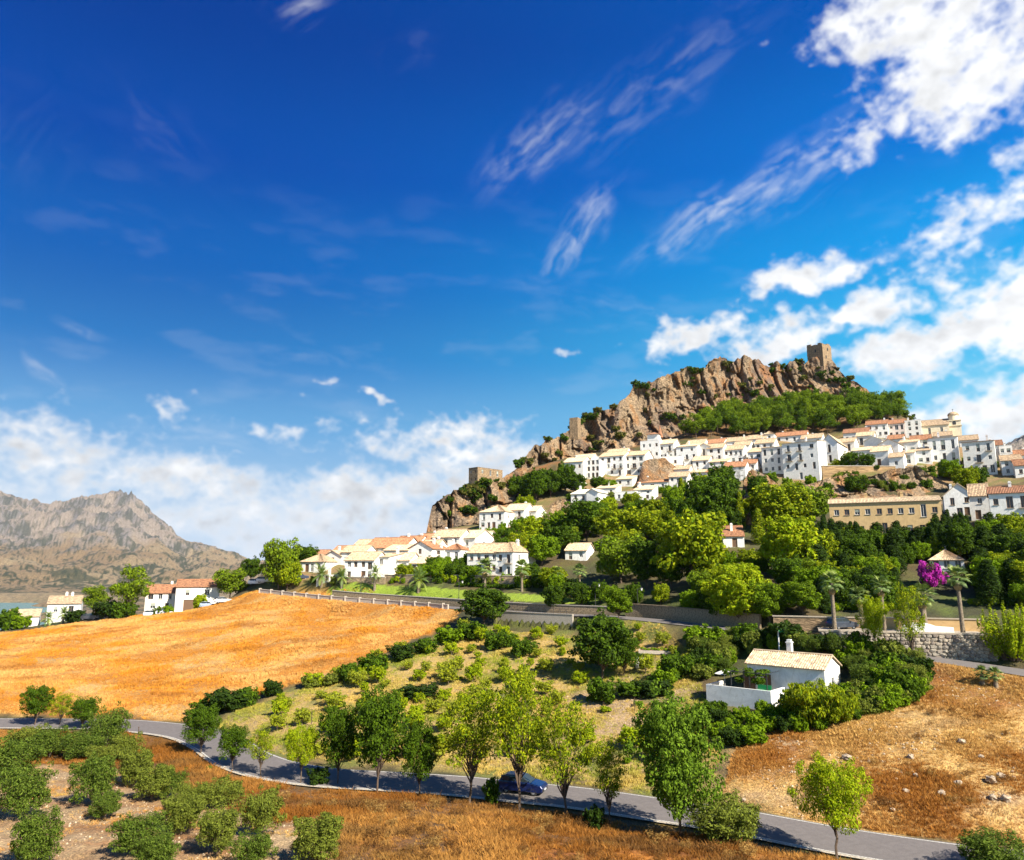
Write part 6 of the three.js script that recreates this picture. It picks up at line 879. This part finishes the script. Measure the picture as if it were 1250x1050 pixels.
// ------------------------------------------------------------------ cars
const tyreMat = mat(rgb(0.02, 0.02, 0.02), 0.9), rimMat = mat(rgb(0.5, 0.5, 0.5), 0.35, { metalness: 0.8 }), carGlass = new THREE.MeshPhysicalMaterial({ color: rgb(0.03, 0.04, 0.045), roughness: 0.08 }), lampMat = new THREE.MeshPhysicalMaterial({ color: rgb(0.85, 0.85, 0.85), roughness: 0.1, clearcoat: 1 }), redLamp = mat(rgb(0.4, 0.02, 0.02), 0.3);
function prism(pts, w, bevel = 0.08) { const s = new THREE.Shape(pts.map(([x, y]) => new THREE.Vector2(x, y))), g = new THREE.ExtrudeGeometry(s, { depth: w - bevel * 2, bevelEnabled: true, bevelSize: bevel, bevelThickness: bevel, bevelSegments: 3 }); g.translate(0, 0, -w / 2 + bevel); return g; }
function car(label, p, turn, color, group) {
  const t = thing('parked_car', label, 'car', p, turn, group), paintM = new THREE.MeshPhysicalMaterial({ color, roughness: 0.35, clearcoat: 1, clearcoatRoughness: 0.05, metalness: 0.2 });
  mesh('body', prism([[-2.02, 0.38], [-1.7, 0.34], [1.75, 0.34], [2.05, 0.42], [2.08, 0.68], [1.95, 0.82], [1.05, 0.98], [-1.98, 1.0], [-2.08, 0.8]], 1.72), paintM, t);
  mesh('cabin', prism([[-1.95, 0.98], [1.0, 0.98], [0.3, 1.38], [-0.1, 1.44], [-1.35, 1.45], [-1.75, 1.36]], 1.5, 0.1), carGlass, t);
  mesh('roof', prism([[-1.62, 1.44], [0.12, 1.44], [0.0, 1.52], [-1.4, 1.53]], 1.32, 0.05), paintM, t);
  const pillars = []; for (const s of [-1, 1]) { pillars.push(bar(V(1.0, 0.98, s * 0.76), V(0.18, 1.46, s * 0.62), 0.04, 5), bar(V(-0.45, 0.98, s * 0.78), V(-0.5, 1.48, s * 0.66), 0.045, 5), bar(V(-1.85, 0.98, s * 0.76), V(-1.5, 1.46, s * 0.64), 0.07, 5)); } mesh('pillar', merge(pillars), paintM, t);
  for (const [x, z] of [[-1.3, 0.76], [1.3, 0.76], [-1.3, -0.76], [1.3, -0.76]]) { const w = new THREE.Group(); w.name = 'wheel'; w.position.set(x, 0.32, z); t.add(w); mesh('tyre', once('tyre', () => { const g = new THREE.TorusGeometry(0.235, 0.095, 8, 20); g.scale(1, 1, 1.15); return g; }), tyreMat, w); mesh('rim', once('rim', () => { const g = new THREE.CylinderGeometry(0.19, 0.19, 0.16, 14); g.rotateX(Math.PI / 2); return g; }), rimMat, w); }
  for (const s of [-1, 1]) { mesh('headlight', once('hl' + s, () => { const g = new THREE.SphereGeometry(0.17, 10, 8); g.scale(0.75, 0.7, 1.15); g.translate(1.98, 0.7, s * 0.6); return g; }), lampMat, t); mesh('tail_light', once('tl' + s, () => box(0.1, 0.3, 0.2, -2.08, 0.82, s * 0.7)), redLamp, t); mesh('mirror', once('mi' + s, () => box(0.14, 0.14, 0.2, 0.72, 1.05, s * 0.95)), paintM, t); }
  mesh('bumper', merge([box(0.12, 0.2, 1.4, 2.1, 0.45, 0), box(0.12, 0.2, 1.4, -2.1, 0.45, 0)]), tyreMat, t); mesh('license_plate', box(0.03, 0.12, 0.5, 2.18, 0.5, 0), lampMat, t);
  return t;
}
{ // on the road
  const p = onGround(638, 969), L = roads[0].line; let k = 0, e = 1e9; L.forEach((q, i) => { const d = Math.hypot(q.x - p.x, q.z - p.z); if (d < e) { e = d; k = i; } }); const d = L[k + 1].clone().sub(L[k - 1]); p.y = L[k].y + 0.03; const c = car('dark blue hatchback driving on the lower road', p, Math.atan2(-d.z, d.x) - 0.05, rgb(0.006, 0.014, 0.08)); c.name = numbered('hatchback_car'); c.scale.setScalar(1.05);
}
car('dark grey car parked on the terrace under the tall palm', onTerrace(0.84, 5.5), 0.3, rgb(0.04, 0.05, 0.07)); car('black car parked behind the stout palm', onTerrace(0.22, 9.6), 0.1, rgb(0.015, 0.015, 0.02));
{ const up = (x, y, d) => { const p = at(x, y, d); p.y = groundAt(p.x, p.z); return p; }; const FG = 'cars parked by the farm';
  car('silver car parked at the end of the farm building', up(272, 742, 198), 0.5, rgb(0.5, 0.5, 0.52), FG); car('light blue car parked before the garage wall', up(253, 744, 199), 0.5, rgb(0.3, 0.38, 0.5), FG); car('white van like car before the farmhouse door', up(186, 752, 199), 0.2, rgb(0.75, 0.75, 0.75), FG); car('white car parked at the corner of the farmhouse', up(201, 751, 199), 0.2, rgb(0.7, 0.72, 0.75), FG); car('black car parked under the flat topped tree', up(122, 764, 200), 0.1, rgb(0.02, 0.02, 0.025), FG); car('dark grey car in the tree shade by the barn', up(108, 766, 200), 0.1, rgb(0.05, 0.05, 0.06), FG);
  const EG = 'cars parked at the village entrance'; for (const [x, y, d, c, l] of [[322, 722, 204, rgb(0.6, 0.6, 0.62), 'silver car parked at the start of the middle road'], [332, 720, 206, rgb(0.3, 0.03, 0.03), 'red car parked beside the entrance tree'], [312, 722, 205, rgb(0.75, 0.75, 0.75), 'white car parked left of the entrance tree'], [366, 718, 200, rgb(0.04, 0.05, 0.08), 'dark car parked below the hipped house']]) car(l, up(x, y, d), 0.3, c, EG); }
// ------------------------------------------------------------------ small things
function lampPost(label, p, h = 5) { const t = thing('street_lamp', label, 'street lamp', p); mesh('pole', tube([V(0, -0.3, 0), V(0, h * 0.5, 0), V(0, h, 0)], 0.08, 0.05, 8), ironMat, t); mesh('arm', bar(V(0, h - 0.1, 0), V(0.7, h + 0.15, 0), 0.03), ironMat, t); const l = new THREE.CylinderGeometry(0.24, 0.13, 0.45, 6); l.translate(0.75, h - 0.08, 0); mesh('lantern', l, whiteFrame, t); const c = new THREE.ConeGeometry(0.3, 0.22, 6); c.translate(0.75, h + 0.25, 0); mesh('lantern_cap', c, ironMat, t); }
for (const [l, x, y] of [['street lamp beside the round tree on the middle road', 779, 750], ['street lamp by the railing of the middle road', 727, 744], ['street lamp before the terraced garden', 560, 736], ['street lamp at the left end of the parapet', 440, 727]]) { const p = onGround(x, y); if (p) lampPost(l, p, 4.6); }
{ const p = onGround(701, 727), t = thing('swing_frame', 'wooden swing frame on the garden lawn', 'swing', p, 0.2), wood = mat(rgb(0.5, 0.42, 0.3), 0.9); mesh('crossbar', bar(V(-1.3, 2.3, 0), V(1.3, 2.3, 0), 0.06), wood, t); for (const x of [-1.2, 1.2]) for (const z of [-0.8, 0.8]) mesh('leg', bar(V(x, 2.3, 0), V(x * 1.15, 0, z), 0.06), wood, t); for (const x of [-0.5, 0.5]) { mesh('swing_seat', box(0.5, 0.05, 0.2, x, 0.5, 0), doorMat, t); mesh('rope', merge([bar(V(x - 0.22, 0.5, 0), V(x - 0.22, 2.3, 0), 0.015, 4), bar(V(x + 0.22, 0.5, 0), V(x + 0.22, 2.3, 0), 0.015, 4)]), ironMat, t); } }
{ const t = thing('water_tank', 'white plastic water tank beside the vegetable plot', 'tank', onGround(782, 815)); mesh('tank_body', prism([[-0.7, 0], [0.7, 0], [0.7, 1.2], [0.2, 1.35], [-0.2, 1.35], [-0.7, 1.2]], 1.2, 0.06), whiteFrame, t); mesh('lid', (() => { const g = new THREE.CylinderGeometry(0.22, 0.22, 0.12, 12); g.translate(0, 1.46, 0); return g; })(), ironMat, t);
  const q = onGround(800, 797), v = thing('vegetable_bed', 'raised vegetable bed with pale block edging', 'garden bed', q, -0.2); mesh('edging', merge([box(5, 0.5, 0.2, 0, 0.2, 1.4), box(5, 0.5, 0.2, 0, 0.2, -1.4), box(0.2, 0.5, 2.6, -2.4, 0.2, 0), box(0.2, 0.5, 2.6, 2.4, 0.2, 0)]), paleStone, v); mesh('soil', box(4.6, 0.3, 2.6, 0, 0.2, 0), mat(rgb(0.4, 0.2, 0.1), 1, { map: grainMap }), v); const r = seeded(4); mesh('vegetables', foliage(Array.from({ length: 9 }, (_, k) => [V(-2 + k * 0.5, 0.5, (k % 3) * 0.8 - 0.8), V(0.3, 0.25, 0.3), 60]), 0.14, G.mid, G.lime, r), leafMat, v);
  for (const [x, y, l] of [[838, 872, 'thin wooden stake by the cottage shrubs'], [775, 870, 'thin rusty stake in the bare plot'], [168, 905, 'thin dark post at the inside of the road bend'], [380, 886, 'thin fence post among the young olives'], [1015, 958, null]]) if (l) { const s = thing('wooden_stake', l, 'post', onGround(x, y)); mesh('stake', tube([V(0, -0.3, 0), V(0.02, 0.8, 0), V(0, 1.7, 0.03)], 0.06, 0.045, 6), barkMat, s); mesh('stake_cap', box(0.13, 0.04, 0.13, 0, 1.7, 0.03), doorMat, s); } }
{ // boulders and loose stones on the right-hand field
  const rnd = seeded(19), geos = Array.from({ length: 5 }, (_, k) => { const g = new THREE.IcosahedronGeometry(0.5, 2), a = g.attributes.position; for (let i = 0; i < a.count; i++) { const x = a.getX(i), y = a.getY(i), z = a.getZ(i), n = 1 + 0.35 * n3(x * 1.8 + k * 7, y * 1.8, z * 1.8) + 0.1 * n3(x * 5, y * 5 + k, z * 5); a.setXYZ(i, x * n, y * n * 0.75, z * n); } g.computeVertexNormals(); return g; }), bm = mat(rgb(0.55, 0.44, 0.32), 1, { map: rockGrain });
  for (const [x, y, s] of [[1034, 928, 1.1], [1112, 926, 0.8], [1118, 948, 0.6], [1170, 958, 0.8], [1210, 955, 1.1], [1222, 950, 0.9], [1228, 978, 1.0], [1212, 976, 0.8], [1106, 968, 0.7], [1150, 971, 0.9], [1198, 926, 0.7], [1062, 893, 0.6], [1174, 908, 1.0], [1090, 990, 0.5], [908, 978, 0.5]]) { const m = mesh(numbered('boulder'), geos[Math.floor(rnd() * 5)], bm); m.position.copy(onGround(x, y)).add(V(0, s * 0.2, 0)); m.scale.setScalar(s * 0.75); m.rotation.y = rnd() * 6; tag(m, 'pale boulder lying on the dry right hand field', 'boulder', 'boulders on the dry field'); scene.add(m); }
  const strew = (poly, n, name, label, smin, smax, keep) => { const M = [], Q = new THREE.Object3D(), cs = [], xs = poly.map((p) => p[0]), zs = poly.map((p) => p[1]); for (let t = 0; t < n * 8 && M.length < n; t++) { const x = lerp(Math.min(...xs), Math.max(...xs), rnd()), z = lerp(Math.min(...zs), Math.max(...zs), rnd()); if (!inside(poly, x, z) || Math.abs(x / z) > 0.78 || !keep(x, z)) continue; const r = roadNear(x, z); if (r.d < r.w / 2 + 0.5) continue; const s = lerp(smin, smax, rnd() ** 3); Q.position.set(x, groundAt(x, z) + s * 0.1, z); Q.rotation.set(rnd() * 6, rnd() * 6, rnd() * 6); Q.scale.setScalar(s); Q.updateMatrix(); M.push(Q.matrix.clone()); cs.push(rgb(0.42, 0.32, 0.21).multiplyScalar(0.8 + rnd() * 0.5)); } const m = new THREE.InstancedMesh(new THREE.IcosahedronGeometry(0.5, 0), mat(0xffffff, 1), M.length); lit(m); M.forEach((q, k) => { m.setMatrixAt(k, q); m.setColorAt(k, cs[k]); }); m.name = name; m.userData = { kind: 'stuff', label, category: 'stones' }; scene.add(m); };
  strew(zone.rightField, 1700, 'loose_stones', 'loose pale stones on the dry field', 0.05, 0.3, (x, z) => fbm2(x * 0.06 + 8, z * 0.06, 3) > -0.02); strew(zone.soil, 2200, 'bank_gravel', 'pale gravel on the bare bank', 0.05, 0.2, (x, z) => fbm2(x * 0.1 + 8, z * 0.1, 3) > -0.1); strew(zone.orchard, 700, 'plot_gravel', 'stones on the bare plot', 0.06, 0.25, () => true);
}
scene.fog = new THREE.FogExp2(new THREE.Color(0.42, 0.66, 1.0), 0.000016);
renderer.render(scene, camera);
